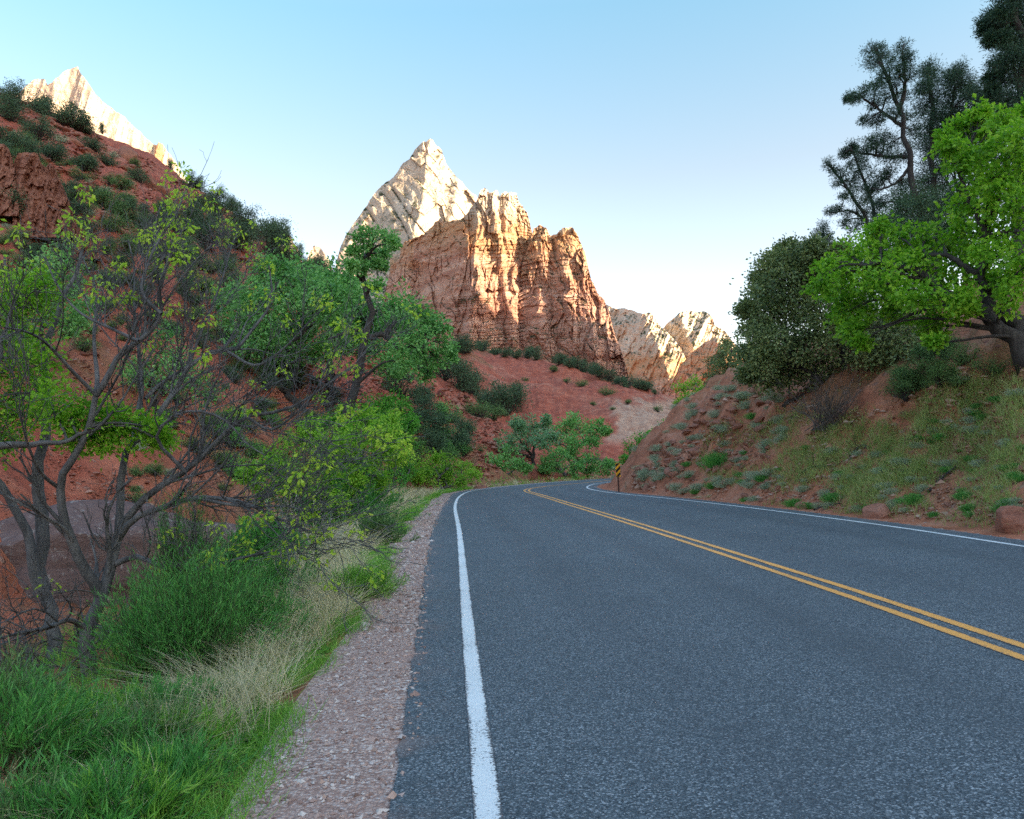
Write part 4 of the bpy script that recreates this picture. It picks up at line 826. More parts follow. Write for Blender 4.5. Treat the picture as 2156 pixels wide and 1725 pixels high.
    pine('broad dark juniper filling the space behind the bright maple crown', 2040, 640, 39, [([(2030, 520), (2020, 420)], 8, 4)],
         [(1930, 390, 40), (1980, 360, 44), (2030, 330, 46), (2080, 320, 44), (1950, 450, 44), (2010, 420, 46), (2060, 400, 46), (2110, 380, 44), (2000, 300, 34), (2060, 280, 38), (2100, 260, 36), (2130, 320, 44), (1900, 470, 36), (2150, 420, 50), (1890, 530, 40), (1990, 260, 30), (2030, 240, 34), (2070, 225, 34), (1960, 300, 32), (2110, 215, 34)], 71, 'pine', .09, -44, 50, .15, 'juniper_tree', .03)
    # dead dark shrub hanging under the oak
    g = np.random.default_rng(70); b = base_at(1740, 905); geo = Geo()
    s = b+g.normal(size=(60, 3))*[.25, .2, .02]; e = b+np.c_[g.normal(size=60)*.6, g.normal(size=60)*.5, .5+1.0*g.random(60)]
    p = paths_from(s, e, 6, .12, g); rr = np.linspace(.014, .004, 6)[None]*np.ones((60, 1)); geo.add(*tubes(p, rr, 4)); q, r2 = grow(p, rr, 500, .15, .6, g, .8, 0); geo.add(*tubes(q, np.maximum(r2, .003), 3))
    tag(obj('dead_bush', geo.mesh('dead_bush', BK['twig'])), 'dark leafless bush of tangled twigs under the scrub oak on the right bank', 'bush')
right_side()
# ------------------------------------------------------------------ boulders
def boulder_mat(name, a, b, c, lich=.0, sc_=1.0):
    s = NT(name); v = s.coord((1, 1, 1)); oi = s.n('ObjectInfo').outputs['Random']
    vz = s.coord((.35, .35, 2.6), rot=(.25, .2, 0)); n = s.noise(vz, 1.3*sc_, 6, .65, .3); m = s.noise(v, 4*sc_, 6, .7)
    col = s.ramp(s.math('ADD', s.math('MULTIPLY', n, .6), s.math('MULTIPLY', m, .4)), [(.3, a), (.5, b), (.7, c)])
    col = s.mix(s.math('MULTIPLY', oi, .35), col, c)
    if lich: col = s.mix(s.ramp(s.noise(v, 5, 6, .75), [(.56, 0.0), (.63, lich)]), col, (.42, .40, .38))
    return s.pbr(col, .93, s.bump(s.math('ADD', s.math('MULTIPLY', n, .8), s.math('MULTIPLY', m, .6)), .9, .09/sc_), .15)
MB_red = boulder_mat('red boulder', (.16, .066, .046), (.29, .125, .084), (.42, .21, .145))
MB_org = boulder_mat('orange boulder', (.20, .08, .055), (.36, .155, .105), (.46, .24, .175))
MB_gry = boulder_mat('weathered boulder', (.075, .045, .042), (.135, .085, .078), (.20, .14, .13), .5, .8)
import bmesh
def rock_mesh(name, seed, size=(1, 1, .7), cuts=16, sub=4, mat=None, rough=.05):
    g = np.random.default_rng(seed); bm = bmesh.new(); bmesh.ops.create_icosphere(bm, subdivisions=sub, radius=1)
    bm.verts.ensure_lookup_table(); V = np.array([v.co[:] for v in bm.verts])
    T = np.array([[v.index for v in f.verts] for f in bm.faces]); bm.free()
    for n in runit(cuts, g):
        c = g.uniform(.50, .85); d = V@n-c; V = V-np.maximum(d, 0)[:, None]*n
    V = V*(1+rough*fbm(V*2.2+seed*3.1, 5, seed)[:, None]*1.6)
    V = V*np.array(size); me = mesh(name, V, None, T, [mat])
    try: me.set_sharp_from_angle(angle=R_(32))
    except Exception: pass
    return me
ROCKS = {k: [rock_mesh('boulder', 100+i+o, (1, g_, h_), 15, 3, m) for i, (g_, h_) in enumerate([(.8, .6), (.7, .45), (.9, .7), (.6, .4), (.85, .5)])] for k, m, o in (('red', MB_red, 0), ('org', MB_org, 10))}
def put(name, me, loc, s, rz=0, tilt=(0, 0), label=None, cat=None, group=None):
    o = bpy.data.objects.new(name, me); COL.objects.link(o); o.location = [float(q) for q in loc]
    o.scale = (s, s, s) if np.isscalar(s) else s; o.rotation_euler = (tilt[0], tilt[1], rz)
    return tag(o, label, cat, group)
def rock_at(x, y, w, h=None, kind='red', label=None, group=None, k=None, tilt=None, name='boulder'):
    q, ok = hit([x], [y])
    if not ok[0]: return
    p = q[0]; r = np.hypot(p[0], p[1]); m = w*r/F*.6; hh = (h or w*.6)*r/F*.75
    me = ROCKS[kind][k if k is not None else int(rng.integers(5))]
    return put(name, me, p+[0, 0, hh*.05], (m, m, hh*1.45), rng.uniform(0, 6.28), tilt or (rng.uniform(-.3, .3), rng.uniform(-.3, .3)), label, 'boulder', group)
# named rocks
for a in [(1841, 1090, 62, 50, 'org', 'big pale orange boulder at the road edge below the right bank', 0), (2140, 1118, 74, 62, 'org', 'big pale orange boulder at the right edge of the picture beside the road', 2),
          (1691, 1072, 34, 26, 'org', 'half-buried orange boulder at the bank toe left of the bigger roadside boulder', 4), (1612, 962, 20, 14, 'org', 'small bare orange boulder halfway up the bank right of the green bush', 1),
          (1361, 1034, 26, 20, 'red', 'red-brown boulder at the bank toe to the right of the striped marker', 2), (1407, 1030, 18, 14, 'org', 'orange boulder at the bank toe between green bush and red-brown boulder', 0),
          (1548, 806, 26, 18, 'org', 'topmost slab of the rock heap on the bank crest beside the oak', 3), (1580, 822, 28, 16, 'org', 'broad slab under the topmost slab of the crest rock heap', 1),
          (1556, 845, 24, 12, 'red', 'flat red slab low in the crest rock heap', 3), (1600, 850, 26, 14, 'org', 'tilted slab at the right end of the crest rock heap', 4),
          (1640, 1030, 14, 12, 'org', 'small orange boulder above the straw tuft at the bank toe', 2)]:
    x, y, w_, h_, kd, lb, k = a; rock_at(x, y, w_, h_, kd, lb, None, k)
for a in [(112, 262, 20, 16, 'large pinkish boulder near the top of the left red slope', 0), (268, 335, 44, 36, 'biggest dark red boulder just under the skyline of the left slope', 2), (322, 395, 52, 40, 'massive split red boulder at the skyline where the pale peak ends', 0),
          (352, 408, 34, 30, 'red boulder leaning right of the massive split boulder', 4), (545, 470, 26, 10, 'flat ledge boulder on the left skyline above the green trees', 3), (712, 828, 58, 20, 'long pale slab lying behind the twisting trunk', 3),
          (783, 800, 40, 12, 'dark tilted slab right of the twisting trunk', 1), (697, 843, 26, 14, 'small slab beside the long pale slab', 4), (938, 862, 30, 12, 'flat dark red slab on the slope below the dark junipers', 1), (908, 818, 18, 10, 'pale small boulder on the ridge between two dark junipers', 0),
          (62, 296, 16, 12, 'small red boulder above the cliffy outcrop on the left', 4), (300, 360, 22, 14, 'red boulder wedged between the two biggest skyline boulders', 1), (1010, 1030, 34, 12, 'red boulder beside the road at the outer edge of the bend', 2)]:
    rock_at(a[0], a[1], a[2], a[3], 'red', a[4], None, a[5])
def scatter_rocks(n, xs, yfun, wr, kind, label, group, seed):
    g = np.random.default_rng(seed); x = g.uniform(*xs, n); lo, hi = yfun(x); y = lo+(hi-lo)*g.random(n)
    q, ok = hit(x, y)
    for i in range(n):
        if not ok[i] or (dlook(DGG, q[i:i+1, 0], q[i:i+1, 1])[0] > -.6 and dlook(DGB, q[i:i+1, 0], q[i:i+1, 1])[0] < .4): continue
        p = q[i]; r = np.hypot(p[0], p[1]); m = g.uniform(*wr)**1.0*r/F
        put('rock', ROCKS[kind][g.integers(5)], p+[0, 0, m*.1], (m, m*.9, m*.8), g.uniform(0, 6.28), (g.uniform(-.4, .4), g.uniform(-.4, .4)), label, 'rock', group)
SKX = [p[0] for p in SK1]; SKY = [p[1] for p in SK1]
toe = lambda x: np.interp(x, [1330, 1400, 1700, 2156], [1026, 1038, 1066, 1112]); brow = lambda x: np.interp(x, [1330, 1480, 1580, 1700, 1850, 2000, 2156], [1012, 868, 805, 850, 880, 800, 740])
scatter_rocks(120, (0, 620), lambda x: (np.interp(x, SKX, SKY)+15, np.interp(x, SKX, SKY)+270), (4, 17), 'red', 'angular red rock lying loose on the left red slope', 'loose rocks on the left red slope', 81)
scatter_rocks(34, (700, 1060), lambda x: (np.interp(x, SKX, SKY)+15, 0*x+960), (4, 10), 'red', 'angular red rock on the slope behind the cottonwoods', 'loose rocks on the slope behind the cottonwoods', 82)
scatter_rocks(110, (1340, 1640), lambda x: (brow(x)-20, toe(x)-3), (4, 20), 'org', 'loose orange rock on the rocky left part of the right bank', 'loose rocks on the rocky part of the bank', 83)
scatter_rocks(70, (1640, 2156), lambda x: (brow(x)+90, toe(x)-2), (3, 13), 'org', 'loose orange rock on the grassy right part of the bank', 'loose rocks on the grassy part of the bank', 84)
scatter_rocks(30, (2060, 2156), lambda x: (0*x+955, 0*x+1010), (4, 12), 'org', 'broken orange shale at the right edge of the bank', 'broken shale at the right edge', 85)
# pale slab boulder beside the wash
q = at(210, 1230, 18.5); put('boulder', rock_mesh('boulder', 7, (3.8, 2.0, 1.75), 9, 5, MB_gry, .09), [q[0], q[1], -1.0], 1.0, .15, (0, .04), 'huge low purplish-brown boulder behind the half-bare tree', 'boulder')
# cliffy outcrops on the left slope
def outcrop(sky_pts, yb, label, dR=5, seed=0):
    q, ok = hit([np.mean([p[0] for p in sky_pts])], [yb]); R = np.hypot(q[0, 0], q[0, 1])-1
    fn = lambda x, y, t: (ridged(P3((x+.22*y)/16, (y-.2*x)/90), 2, seed)*9+ridged(P3((x+.35*y)/6, y/40), 2, seed+1)*3+cells((x+.3*y)/14, y/22, seed+2)*7+cells(x/6, y/8, seed+4)*2.5+fbm(P3(x/5, y/5), 3, seed)*1.5)*.8
    v, f, t, g_ = relief(sky_pts, yb, R, .30, fn, 130, 110, lambda x, y, z: 0*x, 1.5, seed, .10)
    me = mesh('rock_outcrop', v, f, None, [MB_red])
    try: me.set_sharp_from_angle(angle=R_(35))
    except Exception: pass
    tag(obj('rock_outcrop', me), label, 'rock')
outcrop([(-60, 330), (-20, 305), (8, 304), (18, 312), (27, 335), (33, 370), (40, 440)], 455, 'left bluff of jointed red rock at the left edge of the slope', seed=3)
outcrop([(26, 450), (30, 340), (38, 322), (60, 321), (80, 324), (88, 345), (96, 352), (104, 342), (112, 350), (122, 370), (134, 395), (146, 425), (156, 455), (164, 480)], 500, 'jagged red rock bluff sloping down among junipers on the left slope', seed=4)
outcrop([(150, 505), (165, 480), (180, 486), (200, 505), (216, 530)], 545, 'small pale red outcrop below the jagged bluff', seed=6)

# ------------------------------------------------------------------ shrubs
def shrub_mesh(name, seed, leaf, ncl=34, nl=46, L=.085, W=.045, spread=.15, shape=(1, 1, .95), up=.3, openness=.5):
    g = np.random.default_rng(seed); lobes = np.c_[g.normal(size=(7, 2))*.42, .35+.5*g.random(7)]
    c = lobes[g.integers(7, size=ncl)]+runit(ncl, g)*(g.random((ncl, 1))**openness)*.5
    c[:, 2] = np.abs(c[:, 2]-.08)+.08; c *= shape
    idx = np.repeat(np.arange(ncl), nl); o = g.normal(size=(len(idx), 3))*spread*(.5+g.random(ncl))[idx, None]
    p = c[idx]+o; p[:, 2] = np.abs(p[:, 2]); d = _nn(o)+runit(len(idx), g)*.7; d[:, 2] += up
    n = len(p); V, Q = leaves(p, d, L*(.6+.8*g.random(n)), W*(.6+.8*g.random(n)), g)
    st = paths_from(np.zeros((ncl, 3))+g.normal(size=(ncl, 3))*[.06, .06, 0]-[0, 0, .15], c, 5, .1, g); V2, Q2 = tubes(st, np.linspace(.028, .008, 5)[None]*np.ones((ncl, 1)), 3)
    return mesh(name, np.vstack([V, V2]), np.vstack([Q, Q2+len(V)]), None, [LM[leaf], BK['dark']], np.r_[np.zeros(len(Q), int), np.ones(len(Q2), int)], smooth=False)
SH = {'juniper': [shrub_mesh('juniper_shrub', 200+i, 'juniper', 64, 58, .085, .05, .14, s_, openness=.4) for i, s_ in enumerate([(1, 1, 1.1), (.9, .9, 1.5), (1.1, 1, .9), (1, 1, 1.25)])],
      'shrub': [shrub_mesh('green_shrub', 210+i, 'shrub', 50, 50, .085, .05, .15, s_) for i, s_ in enumerate([(1, 1, .9), (1.1, 1, .8), (.9, .9, 1.1)])],
      'oak': [shrub_mesh('oak_shrub', 220+i, 'cotton', 44, 44, .10, .06, .16, s_) for i, s_ in enumerate([(1, 1, 1), (1.1, 1, .85)])]}
def sage_mesh(name, seed, leaf, n=260, L=.85, W=.022, spread=1.0, dead=0.):
    g = np.random.default_rng(seed); p = g.normal(size=(n, 3))*[.25, .25, 0]; d = np.c_[p[:, :2]*1.6+g.normal(size=(n, 2))*.45*spread, .75+.7*g.random(n)]; d = _nn(d)
    V, Q = blades(p, d, L*(.5+.8*g.random(n)), W, np.c_[d[:, :2]*.2, -.12*np.ones(n)], g, 3)
    t = .35+.65*g.random(n*5); i = np.repeat(np.arange(n), 5); c = p[i]+d[i]*(L*t)[:, None]
    V2, Q2 = leaves(c, d[i]+runit(n*5, g)*.6, .09*(.6+.8*g.random(n*5)), .03, g)
    return mesh(name, np.vstack([V, V2]), np.vstack([Q, Q2+len(V)]), None, [LM[leaf]], smooth=False)
SH['sage'] = [sage_mesh('sage_clump', 230+i, 'sage') for i in range(4)]
SH['bunch'] = [sage_mesh('green_clump', 240+i, 'brush', 420, .8, .022) for i in range(3)]
def tuft_mesh(name, seed, leaf, n=260, L=.8, W=.012, droop=.55, lean=.55):
    g = np.random.default_rng(seed); p = g.normal(size=(n, 3))*[.10, .10, 0]; d = _nn(np.c_[g.normal(size=(n, 2))*lean, np.ones(n)])
    V, Q = blades(p, d, L*(.5+.7*g.random(n)), W, np.c_[d[:, :2]*.5, -droop*np.ones(n)], g, 5)
    return mesh(name, V, Q, None, [LM[leaf]], smooth=False)
SH['straw'] = [tuft_mesh('straw_tuft', 250+i, 'straw') for i in range(4)]
SH['yucca'] = [tuft_mesh('yucca', 260, 'bunchy' if 'bunchy' in LM else 'sage', 90, .75, .05, .15, .9)]
KN = {'juniper': 'juniper_shrub', 'shrub': 'green_shrub', 'oak': 'oak_shrub', 'sage': 'sage_clump', 'bunch': 'green_clump', 'straw': 'straw_tuft', 'yucca': 'yucca'}
def plant(kind, p, s, label, cat, group=None, g=rng, sink=.04):
    return put(KN[kind], SH[kind][int(g.integers(len(SH[kind])))], np.asarray(p)-[0, 0, sink*s], (s*g.uniform(.9, 1.1), s*g.uniform(.9, 1.1), s*g.uniform(.85, 1.15)), g.uniform(0, 6.28), label=label, cat=cat, group=group)
def shrubs_at(lst, kind, label, cat, group, seed, f=1.0):
    g = np.random.default_rng(seed); a = np.array(lst, float); q, ok = hit(a[:, 0], a[:, 1]+a[:, 2]*.55)
    off = (dlook(DGG, q[:, 0], q[:, 1]) < -.4) | (dlook(DGB, q[:, 0], q[:, 1]) > .35)
    for i in range(len(a)):
        if ok[i] and off[i]: plant(kind, q[i], a[i, 2]*np.hypot(*q[i, :2])/F*1.05*f, label, cat, group, g)
JUN_L = [(11, 200, 25), (36, 212, 36), (77, 215, 36), (119, 233, 44), (155, 250, 40), (72, 272, 40), (20, 235, 36), (15, 290, 40), (101, 312, 38), (176, 340, 34), (196, 302, 26), (295, 370, 26), (158, 402, 34), (32, 385, 34), (67, 410, 36), (11, 408, 34), (29, 443, 40), (65, 520, 36), (230, 262, 20), (185, 268, 26), (245, 282, 16), (205, 400, 26)]
shrubs_at(JUN_L, 'juniper', 'dark green juniper shrub on the upper left red slope', 'shrub', 'junipers on the upper left slope', 91, .72)
shrubs_at([(58, 297, 22), (166, 366, 18), (261, 388, 24), (140, 466, 26), (148, 488, 24), (40, 492, 18), (185, 345, 14), (100, 480, 16), (120, 492, 20), (95, 500, 18), (230, 380, 14), (285, 345, 12), (15, 320, 18), (38, 325, 16)], 'shrub', 'mid green rounded shrub on the upper left red slope', 'shrub', 'green shrubs on the upper left slope', 92)
shrubs_at([(400, 385, 24), (450, 412, 24), (486, 432, 18), (562, 482, 34), (518, 466, 36), (457, 445, 30), (428, 495, 50), (486, 495, 44), (569, 515, 44), (612, 545, 40), (637, 552, 24), (666, 560, 26), (400, 456, 20), (420, 395, 14), (590, 500, 26), (540, 490, 26), (650, 575, 30), (690, 585, 26), (700, 610, 24), (380, 470, 24), (350, 440, 22), (330, 470, 24), (300, 450, 20)], 'juniper', 'dark juniper shrub along the skyline slope between pale peak and green trees', 'shrub', 'junipers along the left skyline', 93, .85)
shrubs_at([(230, 420, 34), (262, 445, 28), (275, 420, 22), (240, 470, 26), (310, 500, 26), (350, 530, 30), (270, 520, 24), (215, 520, 22), (390, 540, 34), (440, 560, 30), (180, 560, 22), (120, 560, 20), (480, 570, 26), (330, 580, 26), (250, 590, 24), (420, 600, 26)], 'shrub', 'mid green shrub on the red slope seen through the bare branches', 'shrub', 'green shrubs behind the bare branches', 94)
shrubs_at([(841, 815, 36), (887, 832, 30), (968, 802, 38), (1000, 815, 30), (1065, 850, 46), (1040, 845, 36), (911, 902, 44), (900, 870, 30), (946, 925, 40), (975, 920, 28), (915, 935, 34), (1085, 835, 26), (860, 790, 28), (935, 780, 34), (900, 770, 30), (880, 745, 26)], 'juniper', 'dark juniper on the ridge between the cottonwoods and the red clay slope', 'shrub', 'junipers on the middle ridge', 95)
shrubs_at([(1010, 868, 26), (1035, 872, 22), (870, 900, 20), (990, 900, 22), (950, 880, 18), (880, 960, 26), (930, 960, 22), (975, 950, 20), (1010, 945, 14)], 'shrub', 'green shrub at the foot of the middle ridge', 'shrub', 'green shrubs on the middle ridge', 96)
shrubs_at([(960, 728, 22), (981, 730, 24), (1014, 730, 16), (1043, 739, 15), (1060, 745, 14), (1085, 746, 14), (1109, 745, 17), (1130, 750, 14), (1148, 750, 18), (1165, 756, 14), (1179, 757, 18), (1198, 765, 15), (1214, 768, 16), (1230, 776, 15), (1245, 778, 18), (1262, 786, 15), (1280, 793, 17), (1300, 802, 14), (1320, 806, 17), (1340, 812, 14), (1359, 812, 18), (1230, 768, 12), (1380, 826, 8)], 'juniper', 'dark juniper on the crest of the red clay slope below the cliffs', 'shrub', 'junipers on the clay slope crest', 97)
shrubs_at([(1226, 805, 12), (1193, 801, 9), (1166, 776, 11), (1276, 823, 16), (1105, 800, 8), (1250, 850, 7), (1320, 845, 9), (1385, 860, 10), (1290, 860, 6)], 'shrub', 'lone small shrub on the bare red clay slope', 'shrub', 'small shrubs on the red clay slope', 98)
shrubs_at([(601, 500, 1)], 'juniper', 'tiny juniper at the foot of the spire tree', 'shrub', None, 99)
def scat(kind, n, xs, yf, sr, label, cat, group, seed):
    g = np.random.default_rng(seed); x = g.uniform(*xs, n); lo, hi = yf(x); shrubs_at(np.c_[x, lo+(hi-lo)*g.random(n), g.uniform(*sr, n)], kind, label, cat, group, seed+1)
scat('sage', 40, (0, 640), lambda x: (np.interp(x, SKX, SKY)+20, np.interp(x, SKX, SKY)+330), (6, 15), 'grey sage clump on the left red slope', 'shrub', 'sage clumps on the left slope', 301)
scat('shrub', 90, (0, 700), lambda x: (np.interp(x, SKX, SKY)+40, np.interp(x, SKX, SKY)+480), (9, 24), 'small green shrub scattered on the left red slope', 'shrub', 'small shrubs scattered on the left slope', 303)
scat('shrub', 34, (240, 900), lambda x: (0*x+860, 0*x+1050), (12, 26), 'low green shrub at the foot of the red slope behind the wash', 'shrub', 'low shrubs along the wash', 305)
scat('sage', 18, (240, 700), lambda x: (0*x+820, 0*x+1000), (8, 18), 'grey sage clump at the foot of the red slope behind the wash', 'shrub', 'sage clumps along the wash', 307)
scat('juniper', 75, (0, 720), lambda x: (np.interp(x, SKX, SKY)+25, np.interp(x, SKX, SKY)+360), (14, 30), 'dark juniper shrub dotted over the middle of the left red slope', 'shrub', 'junipers over the middle of the left slope', 321)
scat('oak', 34, (430, 960), lambda x: (0*x+870, 0*x+1000), (18, 34), 'leafy green bush in the band of trees between wash and red slope', 'shrub', 'leafy bushes in the tree band', 323)
scat('shrub', 14, (1890, 2080), lambda x: (0*x+730, 0*x+830), (16, 32), 'low dark shrub in the shade on the bank under the bright maple', 'shrub', 'shade shrubs under the bright maple', 325)
# skyline trees on the left
for x, y, s_, lb in [(601, 500, 34, 'slim spire juniper standing alone on the left skyline'), (487, 425, 26, 'small twisted juniper on the left skyline below the pale peak'), (628, 540, 30, 'pointed juniper on the skyline left of the far lit crag'), (668, 555, 30, 'bushy juniper on the skyline nearest the main peak'), (1021, 735, 18, 'small flat-topped juniper at the foot of the main cliff'), (216, 290, 18, 'small dark pine on the slope edge against the pale peak'), (360, 385, 20, 'small dark pine beside the split boulder against the pale peak')]:
    a, e = azel(np.array([float(x)]), np.array([float(y)])); R = float(np.interp(a[0], A1, R1c)) if x < 900 else 186.
    b = at(x, y, R); z = zterrain(b[:1], b[1:2])[0]; p = np.array([b[0], b[1], z]); m = s_*R/F
    o = put('juniper_tree', SH['juniper'][1], p, (m*.42, m*.42, m*.72), x, label=lb, cat='tree')
# the right bank
scat('sage', 105, (1335, 1660), lambda x: (brow(x)-34, toe(x)-4), (7, 19), 'silvery sage clump on the rocky left part of the right bank', 'shrub', 'sage clumps on the rocky bank', 311)
scat('sage', 56, (1640, 2156), lambda x: (brow(x)+70, toe(x)-4), (8, 18), 'silvery sage clump on the grassy part of the right bank', 'shrub', 'sage clumps on the grassy bank', 313)
scat('bunch', 44, (1400, 2156), lambda x: (brow(x)+60, toe(x)+2), (7, 17), 'small bright green clump on the right bank', 'plant', 'small green clumps on the right bank', 315)
for x, y, s_, kd, lb in [(1511, 965, 36, 'bunch', 'big dark green broom-like bush on the middle of the right bank'), (1607, 1005, 17, 'bunch', 'round green bush at the top of the bare orange cut'), (1559, 996, 12, 'bunch', 'small round green clump left of the bare orange cut'),
                         (1770, 994, 13, 'bunch', 'small upright green clump in the middle of the bank'), (1753, 1046, 22, 'bunch', 'wide green bush low on the bank above the roadside boulders'), (1673, 1054, 22, 'bunch', 'green bush behind the half-buried boulder at the bank toe'),
                         (1925, 1050, 22, 'bunch', 'green bush above the straw tuft right of the big boulder'), (2112, 1068, 18, 'bunch', 'yellowish green bush beside the boulder at the right edge'), (2034, 1040, 20, 'bunch', 'green bush left of the bush by the right edge boulder'),
                         (1977, 965, 26, 'yucca', 'spiky grey-green yucca on the right half of the bank'), (2015, 790, 30, 'yucca', 'spiky yucca in the shade under the bright maple'), (2085, 768, 34, 'shrub', 'dark rounded shrub in the shade by the maple trunk'),
                         (1905, 1066, 18, 'straw', 'drooping pale straw tuft right of the big roadside boulder'), (1495, 1036, 20, 'straw', 'pale straw tuft at the bank toe nearest the bend'), (2130, 985, 22, 'straw', 'grey dry grass tuft near the right edge of the bank'), (1470, 1040, 16, 'straw', 'second pale straw tuft at the bank toe toward the marker')]:
    shrubs_at([(x, y, s_)], kd, lb, 'shrub' if kd in ('shrub', 'bunch') else 'plant', None, int(x))
def nose_sage():
    g = np.random.default_rng(333); n = 0; P = np.c_[g.uniform(5, 18, 900), g.uniform(30, 52, 900)]; d = dlook(DGB, P[:, 0], P[:, 1])
    P = P[(d > .5) & (d < 6.5)][:60]; z = zterrain(P[:, 0], P[:, 1])
    for p, h in zip(P, z): plant('sage', [p[0], p[1], h], g.uniform(.16, .42), 'silvery sage clump on the nose of the right bank above the striped marker', 'shrub', 'sage clumps on the bank nose', g)
nose_sage()
# ------------------------------------------------------------------ roadside left: brush
def brush(name, label, p, H, Wd, n, seed, leaf='brush', group=None, seeds=0, L=.075, cat='shrub', lw=.008):
    g = np.random.default_rng(seed); p = np.asarray(p, float)
    s = np.c_[g.normal(size=(n, 2))*.16*Wd, -.05*np.ones(n)]; e = np.c_[s[:, :2]*1.2+g.normal(size=(n, 2))*.42*Wd, H*(.45+.6*g.random(n))]
    e[:, 2] *= np.clip(1.1-.45*(np.hypot(e[:, 0], e[:, 1])/Wd)**2, .3, 1.1)
    P = paths_from(s, e, 6, .06, g); t = thing(name, label, cat, p, group)
    V, Q = tubes(P, np.linspace(.0045, .0015, 6)[None]*np.ones((n, 1)), 3)
    obj('stem_cluster', mesh('stem_cluster', V, Q, None, [BK['stem']]), t, loc=(0, 0, 0))
    m = 36; i = np.repeat(np.arange(n), m); u = (.25+.75*g.random(n*m)**.8)*5; a = np.minimum(u.astype(int), 4); f = (u-a)[:, None]
    c = P[i, a]*(1-f)+P[i, a+1]*f; d = _nn(P[i, a+1]-P[i, a])+runit(n*m, g)*.75; d[:, 2] += .25
    V, Q = leaves(c+g.normal(size=c.shape)*.012, d, L*(.5+g.random(n*m)), lw*(.7+.7*g.random(n*m)), g, .1)
    obj('foliage', mesh('foliage', V, Q, None, [LM[leaf]], smooth=False), t, loc=(0, 0, 0))
    if 0:
        c = P[g.integers(n, size=seeds), 5]; c = np.repeat(c, 5, 0)+g.normal(size=(seeds*5, 3))*.006; V, Q = leaves(c, runit(len(c), g), .012, .010, g)
        obj('seed_heads', mesh('seed_heads', V, Q, None, [LM['seed']], smooth=False), t, loc=(0, 0, 0))
    return t
def gz(x, y, r):
    b = at(x, y, r); b[2] = zterrain(b[:1], b[1:2])[0]; return b
for i, (x, y, r, H, Wd, n, lb, lf, sd) in enumerate([
    (430, 1470, 6.6, .92, .62, 220, 'tallest feathery green rabbitbrush in front of the half-bare tree', 'brush', 22), (530, 1430, 7.2, .62, .45, 140, 'feathery green rabbitbrush beside the straw-coloured grass', 'brush', 14), (330, 1490, 6.8, .80, .55, 160, 'feathery green rabbitbrush right of the dark tree trunk', 'brush', 16),
    (395, 1360, 8.8, 1.25, .45, 150, 'tall wispy rabbitbrush standing behind the other rabbitbrush', 'brush', 10), (480, 1360, 8.8, .7, .5, 120, 'low green rabbitbrush behind the straw-coloured grass', 'brush', 6),
    (740, 1120, 22, 1.5, 1.5, 260, 'rounded deep green rabbitbrush on the verge under the lime green tree', 'brush', 0), (700, 1130, 20, 1.3, 1.2, 200, 'deep green rabbitbrush at the left foot of the lime green tree', 'brush', 0), (770, 1262, 9.2, .34, .40, 120, 'dense low green clump at the gravel edge', 'grass', 0), (745, 1262, 9.0, .36, .36, 90, 'second dense low green clump at the gravel edge', 'grass', 0), (800, 1150, 15.5, .65, .45, 80, 'small grey-green bush on the verge farther along the gravel', 'shrub', 0),
    (560, 1210, 13, .8, .7, 120, 'green bush at the foot of the dead white branches', 'brush', 0), (590, 1330, 9.6, .7, .6, 110, 'green bush on the verge left of the straw grass', 'brush', 0)]):
    brush('rabbitbrush', lb, gz(x, y, r), H, Wd*1.1, int(n*1.25), 400+i, lf, None, sd, L=.06 if r < 12 else .11, lw=.0055 if r < 12 else .02)
k = 0
for x, y, r, H in [(30, 1640, 4.6, .50), (120, 1620, 4.8, .52), (215, 1655, 4.5, .42), (300, 1640, 4.7, .46), (60, 1570, 5.5, .46), (150, 1570, 5.5, .42), (250, 1580, 5.4, .40), (330, 1590, 5.3, .40), (0, 1720, 3.9, .45), (100, 1720, 3.9, .45), (200, 1725, 3.85, .42), (300, 1722, 3.9, .38), (370, 1690, 4.2, .34), (-60, 1600, 5.0, .55), (10, 1520, 6.2, .46), (110, 1510, 6.3, .36), (400, 1640, 4.7, .32), (210, 1530, 6.0, .32), (440, 1590, 5.3, .26)]:
    brush('rabbitbrush', 'fresh green narrow-leaved plant in the dense bottom left corner of the verge', gz(x, y, r), H*.72, .42, 70, 450+k, ('brush', 'grass', 'brush', 'shrub', 'brush')[k % 5], 'green plants in the bottom left corner', 3, L=.07, cat='plant', lw=.0055); k += 1
